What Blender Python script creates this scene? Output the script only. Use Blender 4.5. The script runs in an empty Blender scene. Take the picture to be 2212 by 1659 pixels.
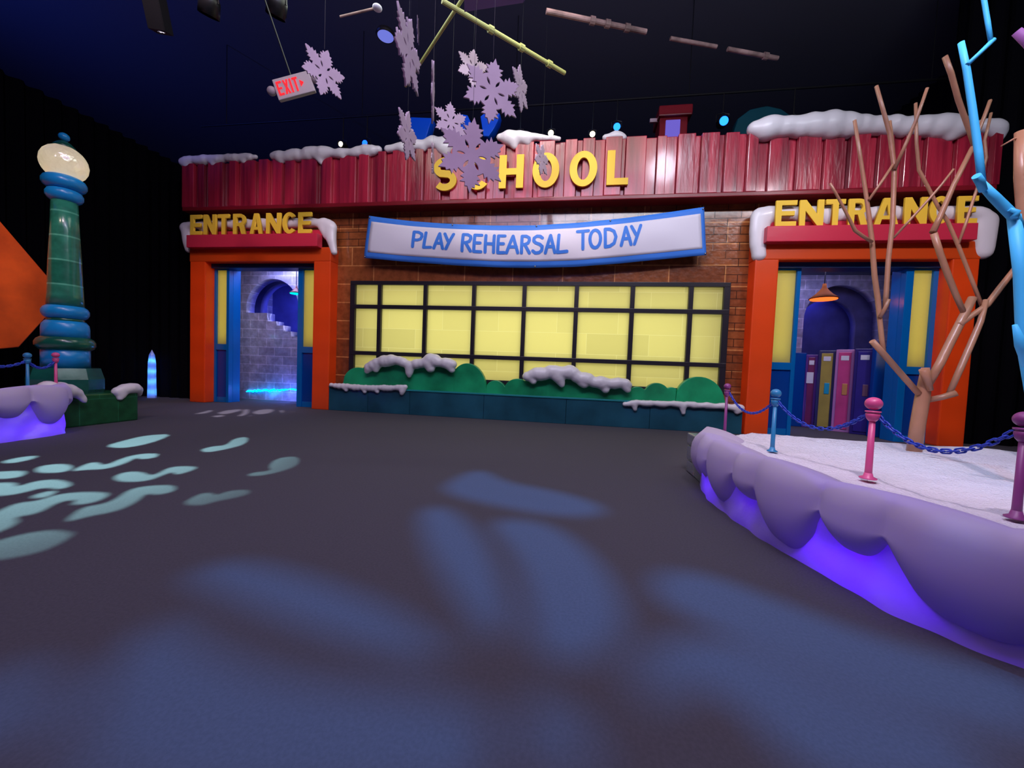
import bpy, bmesh, math, random
from mathutils import Vector, Matrix, noise
random.seed(7)
C = bpy.context.scene.collection
SC = bpy.context.scene
PI = math.pi

# ---------------------------------------------------------------- camera
FPX, PITCH, ROLL, YAW, CAMD, CAMH = 825.1, .0412, .0387, -.1487, 10.03, 1.4
FW = Vector((math.sin(YAW)*math.cos(PITCH), math.cos(YAW)*math.cos(PITCH), -math.sin(PITCH)))
_r = Vector((math.cos(YAW), -math.sin(YAW), 0)); _u = _r.cross(FW)
RT = _r*math.cos(ROLL) + _u*math.sin(ROLL)
UP = _u*math.cos(ROLL) - _r*math.sin(ROLL)
CP = Vector((0, -CAMD, CAMH))
cam = bpy.data.cameras.new('camera'); cam.sensor_width = 36; cam.lens = FPX/2212*36
cam.clip_start = .05; cam.clip_end = 200
co = bpy.data.objects.new('camera', cam); C.objects.link(co)
m = Matrix((RT, UP, -FW)).transposed().to_4x4(); m.translation = CP; co.matrix_world = m
SC.camera = co

def ray(px, py): return FW + RT*((px-1106)/FPX) - UP*((py-829.5)/FPX)
def onY(px, py, Y): d = ray(px, py); return CP + d*((Y-CP.y)/d.y)
def onZ(px, py, Z=0.): d = ray(px, py); return CP + d*((Z-CP.z)/d.z)
def onX(px, py, X): d = ray(px, py); return CP + d*((X-CP.x)/d.x)

# ---------------------------------------------------------------- view, world
SC.view_settings.view_transform = 'Standard'; SC.view_settings.look = 'None'
SC.view_settings.exposure = 0.0; SC.view_settings.gamma = 1
try: SC.view_settings.use_curve_mapping = False
except Exception: pass
w = bpy.data.worlds.new('dark_hall'); SC.world = w; w.use_nodes = True
w.node_tree.nodes['Background'].inputs[0].default_value = (.012, .012, .05, 1)
w.node_tree.nodes['Background'].inputs[1].default_value = .35
SC.cycles.max_bounces = 6; SC.cycles.diffuse_bounces = 3; SC.cycles.glossy_bounces = 3
SC.cycles.transmission_bounces = 6; SC.cycles.transparent_max_bounces = 8
SC.cycles.caustics_reflective = False; SC.cycles.caustics_refractive = False
SC.cycles.sample_clamp_indirect = 3
try: SC.cycles.use_denoising = True
except Exception: pass

# ---------------------------------------------------------------- lights
def aim(o, tgt):
    o.rotation_euler = (Vector(tgt)-o.location).to_track_quat('-Z', 'Y').to_euler()
def area(name, loc, tgt, col, e, sx, sy=None):
    l = bpy.data.lights.new(name, 'AREA'); l.energy = e; l.color = col; l.shape = 'RECTANGLE'
    l.size = sx; l.size_y = sy or sx
    o = bpy.data.objects.new(name, l); C.objects.link(o); o.location = loc; aim(o, tgt); return o
def spot(name, loc, tgt, col, e, ang=60, blend=.5, r=.05):
    l = bpy.data.lights.new(name, 'SPOT'); l.energy = e; l.color = col; l.spot_size = math.radians(ang)
    l.spot_blend = blend; l.shadow_soft_size = r
    o = bpy.data.objects.new(name, l); C.objects.link(o); o.location = loc; aim(o, tgt); return o
def point(name, loc, col, e, r=.05):
    l = bpy.data.lights.new(name, 'POINT'); l.energy = e; l.color = col; l.shadow_soft_size = r
    o = bpy.data.objects.new(name, l); C.objects.link(o); o.location = loc; return o
area('hall_wash', (-2, -9, 9.5), (-1, -1, 2.5), (1.0, .76, .96), 255, 9, 2.0)
spot('sign_spot', (-1.0, -4.2, 10.4), (-1.0, 0, 6.2), (1.0, .86, .84), 850, 40, .35, .35)
spot('sign_spot_right', (3.2, -5.6, 9.3), (3.6, 0, 5.4), (.80, .84, 1.0), 480, 50, .7, .5)
spot('right_entrance_spot', (7.4, -7.2, 8.8), (6.8, 0, 3.4), (1.0, .76, .82), 800, 52, .8, .12)
spot('left_entrance_spot', (-6.5, -6.0, 9.3), (-9, 0, 3.0), (1.0, .72, .80), 720, 50, .8, .12)
spot('tree_spot', (1.5, -9.5, 7.5), (4.6, -4.9, 1.0), (1.0, .82, .90), 1000, 46, .6, .10)
spot('lamp_spot', (-6.0, -8.0, 8.0), (-9.6, -4, 1.6), (1.0, .72, .80), 330, 50, .7, .1)
spot('ceiling_blue', (-17.5, -9, 8.0), (-13, -3, 12), (.04, .10, 1.0), 3000, 140, 1., .2)
spot('roof_corner_blue', (-11.8, -3.5, 9.2), (-11.0, 0, 7.1), (.2, .2, 1), 90, 24, .8, .1)
spot('flake_wash', (-1, -8.8, 2.6), (-1.6, -4.2, 5.6), (.80, .45, .85), 55, 75, .9, .2)
spot('blue_tree_spot', (1.5, -8.5, 7.2), (4.0, -6.2, 2.6), (.10, .62, 1.0), 420, 38, .8, .08)
area('front_track', (3.2, -8.2, 8.9), (1.6, .3, 5.4), (.82, .90, 1.0), 330, 10, .5)
spot('platform_spot', (-1.5, -9.6, 5.5), (2.4, -6.9, .4), (1.0, .74, .95), 90, 50, .9, .4)
area('floor_purple', (-1, -8.5, 8.5), (-1, -7.0, 0), (.50, .33, 1.0), 205, 6)
area('floor_near_school', (-1.5, -3.2, 8.5), (-1.5, -2.4, 0), (.85, .92, .78), 170, 8, 2)

# ---------------------------------------------------------------- materials
def nt(name):
    m = bpy.data.materials.new(name); m.use_nodes = True; return m, m.node_tree, m.node_tree.nodes['Principled BSDF']
def N(t, kind, **kw):
    n = t.nodes.new(kind)
    for k, v in kw.items(): setattr(n, k, v)
    return n
def bumpit(t, b, scale, strength, dist=.02, detail=4, sc3=(1, 1, 1)):
    tc = N(t, 'ShaderNodeTexCoord'); mp = N(t, 'ShaderNodeMapping'); mp.inputs['Scale'].default_value = sc3
    no = N(t, 'ShaderNodeTexNoise'); no.inputs['Scale'].default_value = scale; no.inputs['Detail'].default_value = detail
    bp = N(t, 'ShaderNodeBump'); bp.inputs['Strength'].default_value = strength; bp.inputs['Distance'].default_value = dist
    t.links.new(tc.outputs['Object'], mp.inputs[0]); t.links.new(mp.outputs[0], no.inputs[0])
    t.links.new(no.outputs[0], bp.inputs['Height']); t.links.new(bp.outputs[0], b.inputs['Normal'])
    return no, bp
def mat(name, col, rough=.5, spec=.5, bump=0, bscale=8, vary=.0, emit=None, es=0, metal=0, coat=0, sc3=(1, 1, 1), vscale=2.):
    m, t, b = nt(name)
    b.inputs['Base Color'].default_value = (*col, 1); b.inputs['Roughness'].default_value = rough
    b.inputs['Specular IOR Level'].default_value = spec; b.inputs['Metallic'].default_value = metal
    b.inputs['Coat Weight'].default_value = coat; b.inputs['Coat Roughness'].default_value = .12
    if bump: bumpit(t, b, bscale, bump, sc3=sc3)
    if vary:
        tc = N(t, 'ShaderNodeTexCoord'); no = N(t, 'ShaderNodeTexNoise'); no.inputs['Scale'].default_value = vscale
        no.inputs['Detail'].default_value = 5
        mx = N(t, 'ShaderNodeMix', data_type='RGBA'); mr = N(t, 'ShaderNodeMapRange')
        mr.inputs['From Min'].default_value = .35; mr.inputs['From Max'].default_value = .65
        t.links.new(tc.outputs['Object'], no.inputs[0]); t.links.new(no.outputs[0], mr.inputs[0]); t.links.new(mr.outputs[0], mx.inputs[0])
        mx.inputs[6].default_value = (*[c*(1-vary) for c in col], 1); mx.inputs[7].default_value = (*[min(1, c*(1+vary)) for c in col], 1)
        t.links.new(mx.outputs[2], b.inputs['Base Color'])
    if name == 'red_ice':
        mp = N(t, 'ShaderNodeMapping'); mp.inputs['Scale'].default_value = (2.6, .3, .12); t.links.new(tc.outputs['Object'], mp.inputs[0]); t.links.new(mp.outputs[0], no.inputs[0])
        mx.inputs[6].default_value = (.20, .008, .025, 1); mx.inputs[7].default_value = (.50, .022, .055, 1)
    if emit: b.inputs['Emission Color'].default_value = (*emit, 1); b.inputs['Emission Strength'].default_value = es
    return m
def shell(name, col, tcol, mixv=.5, rough=.35, bump=.3, bscale=5, gloss=.08, seams=None, seamcol=None, off=(0, 0, 0)):
    """sheet or hollow block of coloured ice: reflects, and lets light through from behind"""
    m, t, b = nt(name); t.nodes.remove(b)
    out = t.nodes['Material Output']
    d = N(t, 'ShaderNodeBsdfDiffuse'); tr = N(t, 'ShaderNodeBsdfTranslucent'); g = N(t, 'ShaderNodeBsdfGlossy')
    d.inputs[0].default_value = (*col, 1); tr.inputs[0].default_value = (*tcol, 1); g.inputs['Roughness'].default_value = rough
    g.inputs[0].default_value = (.9, .9, .95, 1)
    a = N(t, 'ShaderNodeMixShader'); a.inputs[0].default_value = mixv
    c = N(t, 'ShaderNodeMixShader'); c.inputs[0].default_value = gloss
    t.links.new(d.outputs[0], a.inputs[1]); t.links.new(tr.outputs[0], a.inputs[2])
    t.links.new(a.outputs[0], c.inputs[1]); t.links.new(g.outputs[0], c.inputs[2]); t.links.new(c.outputs[0], out.inputs[0])
    tc = N(t, 'ShaderNodeTexCoord'); no = N(t, 'ShaderNodeTexNoise'); no.inputs['Scale'].default_value = bscale; no.inputs['Detail'].default_value = 4
    bp = N(t, 'ShaderNodeBump'); bp.inputs['Strength'].default_value = bump; bp.inputs['Distance'].default_value = .03
    t.links.new(tc.outputs['Object'], no.inputs[0]); t.links.new(no.outputs[0], bp.inputs['Height'])
    for n_ in (d, tr, g): t.links.new(bp.outputs[0], n_.inputs['Normal'])
    if seams:
        bw, bh, ms = seams
        sp = N(t, 'ShaderNodeSeparateXYZ'); cb = N(t, 'ShaderNodeCombineXYZ'); mp = N(t, 'ShaderNodeVectorMath', operation='ADD')
        mp.inputs[1].default_value = off
        t.links.new(tc.outputs['Object'], sp.inputs[0]); t.links.new(sp.outputs[0], cb.inputs[0]); t.links.new(sp.outputs[2], cb.inputs[1])
        t.links.new(cb.outputs[0], mp.inputs[0])
        br = N(t, 'ShaderNodeTexBrick'); br.inputs['Scale'].default_value = 1; br.inputs['Brick Width'].default_value = bw
        br.inputs['Row Height'].default_value = bh; br.inputs['Mortar Size'].default_value = ms; br.inputs['Mortar Smooth'].default_value = .6
        br.inputs['Bias'].default_value = 0
        br.inputs['Color1'].default_value = (*[x*.86 for x in tcol], 1); br.inputs['Color2'].default_value = (*tcol, 1)
        br.inputs['Mortar'].default_value = (*(seamcol or [min(1, x*1.25) for x in tcol]), 1)
        t.links.new(mp.outputs[0], br.inputs[0]); t.links.new(br.outputs[0], tr.inputs[0]); t.links.new(br.outputs[0], d.inputs[0])
    return m
def blocks(name, c1, c2, mortar, bw, bh, ms, rough=.3, bump=.5, bscale=9, coat=.0, off=(0, 0, 0), axis='XZ', fine=None, spec=.5):
    """stacked coloured ice blocks with pale joints"""
    m, t, b = nt(name)
    tc = N(t, 'ShaderNodeTexCoord'); sp = N(t, 'ShaderNodeSeparateXYZ'); cb = N(t, 'ShaderNodeCombineXYZ')
    t.links.new(tc.outputs['Object'], sp.inputs[0])
    t.links.new(sp.outputs[{'X': 0, 'Y': 1, 'Z': 2}[axis[0]]], cb.inputs[0]); t.links.new(sp.outputs[{'X': 0, 'Y': 1, 'Z': 2}[axis[1]]], cb.inputs[1])
    mp = N(t, 'ShaderNodeVectorMath', operation='ADD'); mp.inputs[1].default_value = off; t.links.new(cb.outputs[0], mp.inputs[0])
    wn = N(t, 'ShaderNodeTexNoise'); wn.inputs['Scale'].default_value = 6; t.links.new(tc.outputs['Object'], wn.inputs[0])
    br = N(t, 'ShaderNodeTexBrick'); br.inputs['Scale'].default_value = 1; br.inputs['Brick Width'].default_value = bw
    br.inputs['Row Height'].default_value = bh; br.inputs['Mortar Size'].default_value = ms; br.inputs['Mortar Smooth'].default_value = .7
    br.inputs['Color1'].default_value = (*c1, 1); br.inputs['Color2'].default_value = (*c2, 1); br.inputs['Mortar'].default_value = (*mortar, 1)
    t.links.new(mp.outputs[0], br.inputs[0])
    mx = N(t, 'ShaderNodeMix', data_type='RGBA', blend_type='MULTIPLY'); mx.inputs[0].default_value = .55
    cr = N(t, 'ShaderNodeMapRange'); cr.inputs['From Min'].default_value = .3; cr.inputs['From Max'].default_value = .7
    cr.inputs['To Min'].default_value = .45; cr.inputs['To Max'].default_value = 1.25
    t.links.new(wn.outputs[0], cr.inputs[0]); t.links.new(br.outputs[0], mx.inputs[6]); t.links.new(cr.outputs[0], mx.inputs[7])
    t.links.new(mx.outputs[2], b.inputs['Base Color'])
    b.inputs['Roughness'].default_value = rough; b.inputs['Coat Weight'].default_value = coat; b.inputs['Coat Roughness'].default_value = .1
    b.inputs['Specular IOR Level'].default_value = spec
    no, bp = bumpit(t, b, bscale, bump)
    if fine:
        b2 = N(t, 'ShaderNodeTexBrick'); b2.inputs['Scale'].default_value = 1; b2.inputs['Brick Width'].default_value = fine[0]
        b2.inputs['Row Height'].default_value = fine[1]; b2.inputs['Mortar Size'].default_value = fine[2]; b2.inputs['Mortar Smooth'].default_value = .5
        t.links.new(mp.outputs[0], b2.inputs[0])
        # fine joints only on the upper and right hand courses
        hm = N(t, 'ShaderNodeMapRange'); hm.inputs['From Min'].default_value = fine[3]; hm.inputs['From Max'].default_value = fine[3]+.25
        t.links.new(sp.outputs[2], hm.inputs[0])
        xm = N(t, 'ShaderNodeMapRange'); xm.inputs['From Min'].default_value = 3.5; xm.inputs['From Max'].default_value = 3.9; t.links.new(sp.outputs[0], xm.inputs[0])
        ad = N(t, 'ShaderNodeMath', operation='MAXIMUM'); t.links.new(hm.outputs[0], ad.inputs[0]); t.links.new(xm.outputs[0], ad.inputs[1])
        mu = N(t, 'ShaderNodeMath', operation='MULTIPLY'); t.links.new(b2.outputs['Fac'], mu.inputs[0]); t.links.new(ad.outputs[0], mu.inputs[1])
        m2 = N(t, 'ShaderNodeMix', data_type='RGBA'); m2.inputs[7].default_value = (*fine[4], 1)
        t.links.new(mu.outputs[0], m2.inputs[0]); t.links.new(mx.outputs[2], m2.inputs[6]); t.links.new(m2.outputs[2], b.inputs['Base Color'])
        bb = N(t, 'ShaderNodeBump'); bb.inputs['Strength'].default_value = .8; bb.inputs['Distance'].default_value = -.03
        t.links.new(mu.outputs[0], bb.inputs['Height']); t.links.new(bp.outputs[0], bb.inputs['Normal']); t.links.new(bb.outputs[0], b.inputs['Normal'])
    return m

M = {}
M['carpet'] = mat('carpet', (.085, .080, .095), .95, .1, bump=.12, bscale=260, vary=.07, vscale=60)
M['drape'] = mat('drape', (.004, .004, .006), 1, .0)
M['ceiling'] = mat('ceiling', (.10, .10, .13), .95, .05)
M['red'] = mat('red_ice', (.42, .028, .06), .30, .5, bump=.55, bscale=5, vary=.25, coat=.5, sc3=(2.2, 2.2, .45))
M['red_dark'] = mat('dark_red_ice', (.20, .008, .016), .3, .4)
M['lintel'] = mat('crimson_ice', (.62, .03, .07), .3, .5, bump=.15)
M['orange'] = shell('orange_ice', (.95, .10, .012), (1, .13, .012), .35, .3, .15, 3, .05)
M['blue'] = shell('blue_ice', (.0, .20, .62), (.0, .25, .8), .3, .25, .15, 4, .06)
M['blue_deep'] = shell('deep_blue_ice', (.0, .07, .42), (.0, .08, .55), .3, .25, .15, 4, .06)
M['navy'] = mat('navy_ice', (.01, .035, .12), .4, .4)
M['yellow_panel'] = shell('yellow_panel_ice', (.60, .55, .20), (.75, .68, .25), .45, .4, .1, 3, .03)
M['yellow_letter'] = mat('yellow_letter', (.93, .60, .05), .5, .3)
M['brick'] = blocks('brown_ice_blocks', (.22, .055, .018), (.36, .10, .028), (.66, .26, .08), 1.35, .53, .022, .25, .5, 7, .55, (0.3, .05, 0), 'XZ', fine=(.62, .20, .010, 4.55, (.05, .02, .012)))
M['frame'] = mat('black_frame', (.018, .014, .022), .35, .5)
M['pane'] = shell('yellow_pane', (.52, .50, .18), (.86, .82, .30), .75, .35, .08, 3, .03, seams=(1.6, .55, .008), seamcol=(.92, .9, .42), off=(.4, .35, 0))
M['white_box'] = mat('white_box', (.85, .82, .7), .8, .2)
M['teal'] = mat('teal_ice', (.014, .085, .13), .25, .5, bump=.2, bscale=4, vary=.3, vscale=1)
M['teal_edge'] = mat('teal_edge_ice', (.02, .26, .28), .25, .5)
M['hedge'] = mat('green_ice', (.012, .33, .13), .3, .5, bump=.3, bscale=3, vary=.35, vscale=1.3)
M['hedge_edge'] = mat('green_ice_edge', (.03, .42, .16), .3, .5)
M['snow'] = mat('frosted_snow', (.80, .76, .80), .38, .5, bump=.18, bscale=6, coat=.25)
M['snow_g'] = mat('crushed_ice_snow', (.80, .76, .86), .6, .5, bump=1., bscale=55)
M['frost'] = shell('frosted_ice', (.74, .64, .76), (.60, .50, .85), .34, .5, .12, 3, .04)
M['ice'] = shell('clear_ice', (.62, .50, .82), (.62, .55, 1.0), .50, .22, .5, 4, .12)
M['clear'] = mat('clear_ice_block', (.70, .74, .88), .10, .6, bump=.5, bscale=7)
M['clear'].node_tree.nodes['Principled BSDF'].inputs['Transmission Weight'].default_value = .75
M['clear'].node_tree.nodes['Principled BSDF'].inputs['IOR'].default_value = 1.31
M['globe'] = shell('globe_ice', (.80, .76, .66), (1, .93, .75), .62, .12, .9, 5, .28)
M['bluep'] = mat('sky_blue_ice', (.01, .26, .62), .28, .5, bump=.15, vary=.15)
M['greenp'] = blocks('green_ice_courses', (.012, .14, .085), (.03, .22, .14), (.10, .42, .28), 4, .46, .022, .22, .3, 4, .4, (0, .1, 0))
M['greend'] = mat('dark_green_ice', (.008, .10, .065), .25, .5, bump=.3, vary=.3, coat=.3)
M['plinth'] = blocks('plinth_green_ice', (.008, .075, .025), (.012, .12, .045), (.02, .16, .07), .62, .5, .01, .3, .3, 5, .2, (.2, 0, 0), 'YZ')
M['bark'] = mat('brown_tree_paint', (.42, .20, .115), .33, .5, bump=.25, bscale=9, vary=.12)
M['bluebark'] = mat('light_blue_tree_paint', (.07, .50, .88), .5, .35, bump=.1)
M['purplebark'] = mat('purple_tree_paint', (.35, .13, .42), .5, .3)
M['flake'] = mat('pale_snowflake', (.50, .38, .48), .6, .25, vary=.08)
M['pink'] = mat('pink_post', (.70, .09, .27), .35, .5)
M['purple'] = mat('purple_post', (.26, .05, .22), .4, .5)
M['post_blue'] = mat('blue_post', (.03, .24, .48), .35, .5)
M['chain'] = mat('blue_chain', (.02, .06, .50), .4, .5)
M['banner_white'] = mat('banner_white', (.80, .74, .84), .55, .3, bump=.1, bscale=2.5)
M['banner_blue'] = mat('banner_blue', (.05, .22, .78), .55, .3)
M['black'] = mat('black_metal', (.012, .012, .014), .35, .5, metal=.3)
M['steel'] = mat('steel', (.45, .42, .40), .25, .5, metal=1)
M['truss'] = mat('olive_pipe', (.34, .36, .12), .5, .4)
M['pipe'] = mat('dusty_pipe', (.26, .17, .16), .6, .3, vary=.5, vscale=3)
def emis(name, col, s): return mat(name, (0, 0, 0), .5, 0, emit=col, es=s)
M['lens_white'] = emis('lit_lens_white', (1, .86, .55), 9)
M['lens_blue'] = emis('lit_lens_blue', (.004, .05, 1.0), 7)
M['lens_cyan'] = emis('lit_lens_cyan', (.01, .13, 1.0), 5)
M['exit_red'] = emis('lit_exit_red', (1, .02, .03), 1.6)
M['led_cyan'] = emis('lit_led_cyan', (.0, .45, 1.0), 6)
M['led_violet'] = emis('lit_led_violet', (.12, .0, 1.0), 4)
M['bulb_orange'] = emis('lit_orange', (1, .12, .02), 2.2)
M['bulb_cyan'] = emis('lit_cyan', (.0, .75, .70), 2.0)
M['bulb_warm'] = emis('lit_warm', (1, .85, .6), 6)
M['hall_ice'] = blocks('hall_ice_bricks', (.30, .32, .52), (.42, .43, .64), (.62, .62, .86), .62, .30, .018, .3, .8, 6, .3, (0, 0, 0))
M['hall_side'] = blocks('hall_ice_bricks_side', (.30, .32, .52), (.42, .43, .64), (.62, .62, .86), .62, .30, .018, .3, .8, 6, .3, (0, 0, 0), 'YZ')
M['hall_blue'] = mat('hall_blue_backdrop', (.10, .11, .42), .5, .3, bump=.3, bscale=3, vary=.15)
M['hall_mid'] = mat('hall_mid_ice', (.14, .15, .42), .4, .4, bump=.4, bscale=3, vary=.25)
M['label'] = mat('paper_label', (.62, .62, .74), .6, .3)

# ---------------------------------------------------------------- mesh helpers
def tag(o, label=None, cat=None, group=None, kind=None):
    if label: o['label'] = label
    if cat: o['category'] = cat
    if group: o['group'] = group
    if kind: o['kind'] = kind
    return o
def thing(name, label, cat, loc=(0, 0, 0), group=None):
    o = bpy.data.objects.new(name, None); C.objects.link(o); o.location = loc; o.empty_display_size = .1
    return tag(o, label, cat, group)
def mk(name, bm, material, parent=None, smooth=False, mods=None):
    me = bpy.data.meshes.new(name); bmesh.ops.recalc_face_normals(bm, faces=bm.faces) if not getattr(bm, 'keep', 0) else None
    bm.to_mesh(me); bm.free()
    if isinstance(material, (list, tuple)):
        for x in material: me.materials.append(x)
    else: me.materials.append(material)
    if smooth:
        for p in me.polygons: p.use_smooth = True
    o = bpy.data.objects.new(name, me); C.objects.link(o)
    if parent is not None:
        o.parent = parent; o.matrix_parent_inverse = Matrix.Translation(-Vector(parent.location)) if parent.type == 'EMPTY' else Matrix()
    return o
def B(): return bmesh.new()
def box(bm, x0, x1, y0, y1, z0, z1, bev=0, mi=0):
    vs = [bm.verts.new(v) for v in ((x0, y0, z0), (x1, y0, z0), (x1, y1, z0), (x0, y1, z0), (x0, y0, z1), (x1, y0, z1), (x1, y1, z1), (x0, y1, z1))]
    fs = [bm.faces.new([vs[i] for i in f]) for f in ((0, 3, 2, 1), (4, 5, 6, 7), (0, 1, 5, 4), (1, 2, 6, 5), (2, 3, 7, 6), (3, 0, 4, 7))]
    for f in fs: f.material_index = mi
    if bev:
        es = list({e for f in fs for e in f.edges})
        bmesh.ops.bevel(bm, geom=es, offset=bev, segments=2, affect='EDGES', profile=.6)
    return bm
def frame_mats(pts):
    """parallel frames along a polyline"""
    out = []; t0 = (pts[1]-pts[0]).normalized()
    n = t0.orthogonal().normalized()
    for i, p in enumerate(pts):
        a = (pts[i]-pts[i-1]).normalized() if i else t0
        b = (pts[i+1]-pts[i]).normalized() if i < len(pts)-1 else a
        t = (a+b)
        t = t.normalized() if t.length > 1e-6 else a
        n = (n - t*n.dot(t)); n = n.normalized() if n.length > 1e-6 else t.orthogonal().normalized()
        out.append((p, n, t.cross(n)))
    return out
def tube(bm, pts, rad, seg=10, cap=True):
    pts = [Vector(p) for p in pts]
    if not hasattr(rad, '__len__'): rad = [rad]*len(pts)
    rings = []
    for (p, n, b), r in zip(frame_mats(pts), rad):
        rings.append([bm.verts.new(p + n*math.cos(2*PI*k/seg)*r + b*math.sin(2*PI*k/seg)*r) for k in range(seg)])
    for a, b in zip(rings, rings[1:]):
        for k in range(seg): bm.faces.new((a[k], a[(k+1) % seg], b[(k+1) % seg], b[k]))
    if cap: bm.faces.new(rings[0][::-1]); bm.faces.new(rings[-1])
    return bm
def lathe(bm, prof, cx=0, cy=0, seg=32, axis=None, org=None, squash=1):
    """prof: (r, z)"""
    rings = []
    for r, z in prof:
        if r < 1e-5: rings.append([bm.verts.new((cx, cy, z))])
        else: rings.append([bm.verts.new((cx+math.cos(2*PI*k/seg)*r, cy+math.sin(2*PI*k/seg)*r, z)) for k in range(seg)])
    for a, b in zip(rings, rings[1:]):
        if len(a) == 1 and len(b) == 1: continue
        for k in range(seg):
            k2 = (k+1) % seg
            if len(a) == 1: bm.faces.new((a[0], b[k2], b[k]))
            elif len(b) == 1: bm.faces.new((a[k], a[k2], b[0]))
            else: bm.faces.new((a[k], a[k2], b[k2], b[k]))
    if len(rings[0]) > 1: bm.faces.new(rings[0][::-1])
    if len(rings[-1]) > 1: bm.faces.new(rings[-1])
    return bm
def ball(bm, c, r, sz=1, seg=16, rings=10, sy=1, sx=1):
    mat_ = Matrix.Translation(c) @ Matrix.Diagonal((r*sx, r*sy, r*sz, 1))
    bmesh.ops.create_uvsphere(bm, u_segments=seg, v_segments=rings, radius=1, matrix=mat_); return bm
def rim(r, z0, z1, k=5):
    """rounded band profile between z0 and z1 bulging to r"""
    h = (z1-z0)/2; zc = (z0+z1)/2
    return [(r-h+math.cos(a)*h, zc+math.sin(a)*h) for a in [(-PI/2+PI*i/(k+2)) for i in range(k+3)]]
def fill2d(loops, depth, bevel=0, xf=None, res=1):
    """filled 2D loops (outer + holes) extruded; returns a bmesh in the X-Z plane, front toward -Y"""
    cu = bpy.data.curves.new('tmp', 'CURVE'); cu.dimensions = '2D'; cu.fill_mode = 'BOTH'
    cu.extrude = depth/2; cu.bevel_depth = bevel; cu.bevel_resolution = 1
    for lp in loops:
        s = cu.splines.new('POLY'); s.points.add(len(lp)-1)
        for i, (x, y) in enumerate(lp): s.points[i].co = (x, y, 0, 1)
        s.use_cyclic_u = True
    o = bpy.data.objects.new('tmp', cu); C.objects.link(o)
    dg = bpy.context.evaluated_depsgraph_get(); dg.update()
    me = bpy.data.meshes.new_from_object(o.evaluated_get(dg))
    bm = bmesh.new(); bm.from_mesh(me); bpy.data.meshes.remove(me)
    bpy.data.objects.remove(o); bpy.data.curves.remove(cu)
    bmesh.ops.remove_doubles(bm, verts=bm.verts, dist=1e-5)
    bmesh.ops.transform(bm, verts=bm.verts, matrix=xf if xf is not None else Matrix.Rotation(PI/2, 4, 'X'))
    return bm
XZ = Matrix.Rotation(PI/2, 4, 'X')

def struct(name, bm, m, **k):
    o = mk(name, bm, m, **k); o['kind'] = 'structure'; return o

# ---------------------------------------------------------------- the hall
bm = B(); box(bm, -16, 16, -14, 12, -.12, 0); struct('floor', bm, M['carpet'])
def pleats(bm, p0, p1, z0, z1, n, amp=.09):
    p0 = Vector((*p0, 0)); p1 = Vector((*p1, 0)); d = (p1-p0); nrm = Vector((-d.y, d.x, 0)).normalized(); k = int(n*6)
    v = []
    for i in range(k+1):
        p = p0 + d*(i/k) + nrm*amp*math.sin(i/6*2*PI)
        v.append((bm.verts.new((p.x, p.y, z0)), bm.verts.new((p.x, p.y, z1)), bm.verts.new((p.x+nrm.x*.25, p.y+nrm.y*.25, z1)), bm.verts.new((p.x+nrm.x*.25, p.y+nrm.y*.25, z0))))
    for a, b in zip(v, v[1:]):
        for q in range(3): bm.faces.new((a[q], b[q], b[q+1], a[q+1]))
bm = B(); pleats(bm, (-14, -13.5), (-14, 8), 0, 8.15, 60); struct('wall_left', bm, M['drape'])
bm = B(); pleats(bm, (12.2, 8), (12.2, -13.5), 0, 12, 60); struct('wall_right', bm, M['drape'])
bm = B(); pleats(bm, (-14, 8), (12.2, 8), 0, 7.8, 60); struct('wall_back', bm, M['drape'])
bm = B(); pleats(bm, (-13.95, .72), (-11.35, .72), 0, 7.0, 7, .05); struct('wall_flank_left', bm, M['drape'])
bm = B(); pleats(bm, (8.86, .72), (12.2, .72), 0, 12, 8, .05); struct('wall_flank_right', bm, M['drape'])
bm = B(); box(bm, -34, 16, -14, 20, 12, 12.2); struct('ceiling', bm, M['ceiling'])

# ---------------------------------------------------------------- school building
sch = thing('school_building', 'long low ice school front with red ribbed fascia, brown block wall and two orange porches', 'building', (-1, .4, 0))
XL, XR, PW, PT, HO = -11.43, 4.28, 4.61, .474, 4.22
WY = .345
WX = (-6.30, 3.80); WZ = (1.0, 3.69)
bm = B()
def wall_piece(x0, x1, z0, z1): box(bm, x0, x1, WY, WY+.3, z0, z1)
wall_piece(XL+.15, WX[0], HO+.3, 5.75); wall_piece(XL+PW-.1, WX[0], 0, HO+.3)
wall_piece(WX[0], WX[1], 0, WZ[0]); wall_piece(WX[0], WX[1], WZ[1], 5.75)
wall_piece(WX[1], XR+.1, 0, HO+.3); wall_piece(WX[1], XR+PW-.15, HO+.3, 5.75)
mk('brick_wall', bm, M['brick'], sch)
# fascia: slabs of different widths and depths
def ftop(x):
    P = [(-11.7, 7.07), (-5.6, 7.16), (0, 7.25), (3.8, 7.22), (9.0, 6.92)]
    for (a, za), (b, zb) in zip(P, P[1:]):
        if x <= b: return za+(zb-za)*max(0, (x-a))/(b-a)
    return P[-1][1]
bm = B(); x = -11.62; k = 0
while x < 9.02:
    w_ = random.choice((.10, .14, .20, .26)) if k % 2 else random.choice((.22, .30, .40, .48))
    if x + w_ > 8.95: w_ = 9.05-x
    y0 = .03 if k % 2 else -.045 - .05*random.random()
    box(bm, x, x+w_-.004, y0, .62, 5.80, ftop(x+w_/2)-.02*random.random(), .014)
    x += w_; k += 1
fa = mk('roof_fascia', bm, M['red'], sch)
bm = B(); box(bm, -11.6, 9.0, -.10, .60, 5.69, 5.80, .02); mk('fascia_trim', bm, M['red_dark'], sch)
bm = B(); box(bm, -11.5, 8.9, .3, 1.3, 6.5, 6.6); mk('roof_deck', bm, M['red_dark'], sch)
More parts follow.
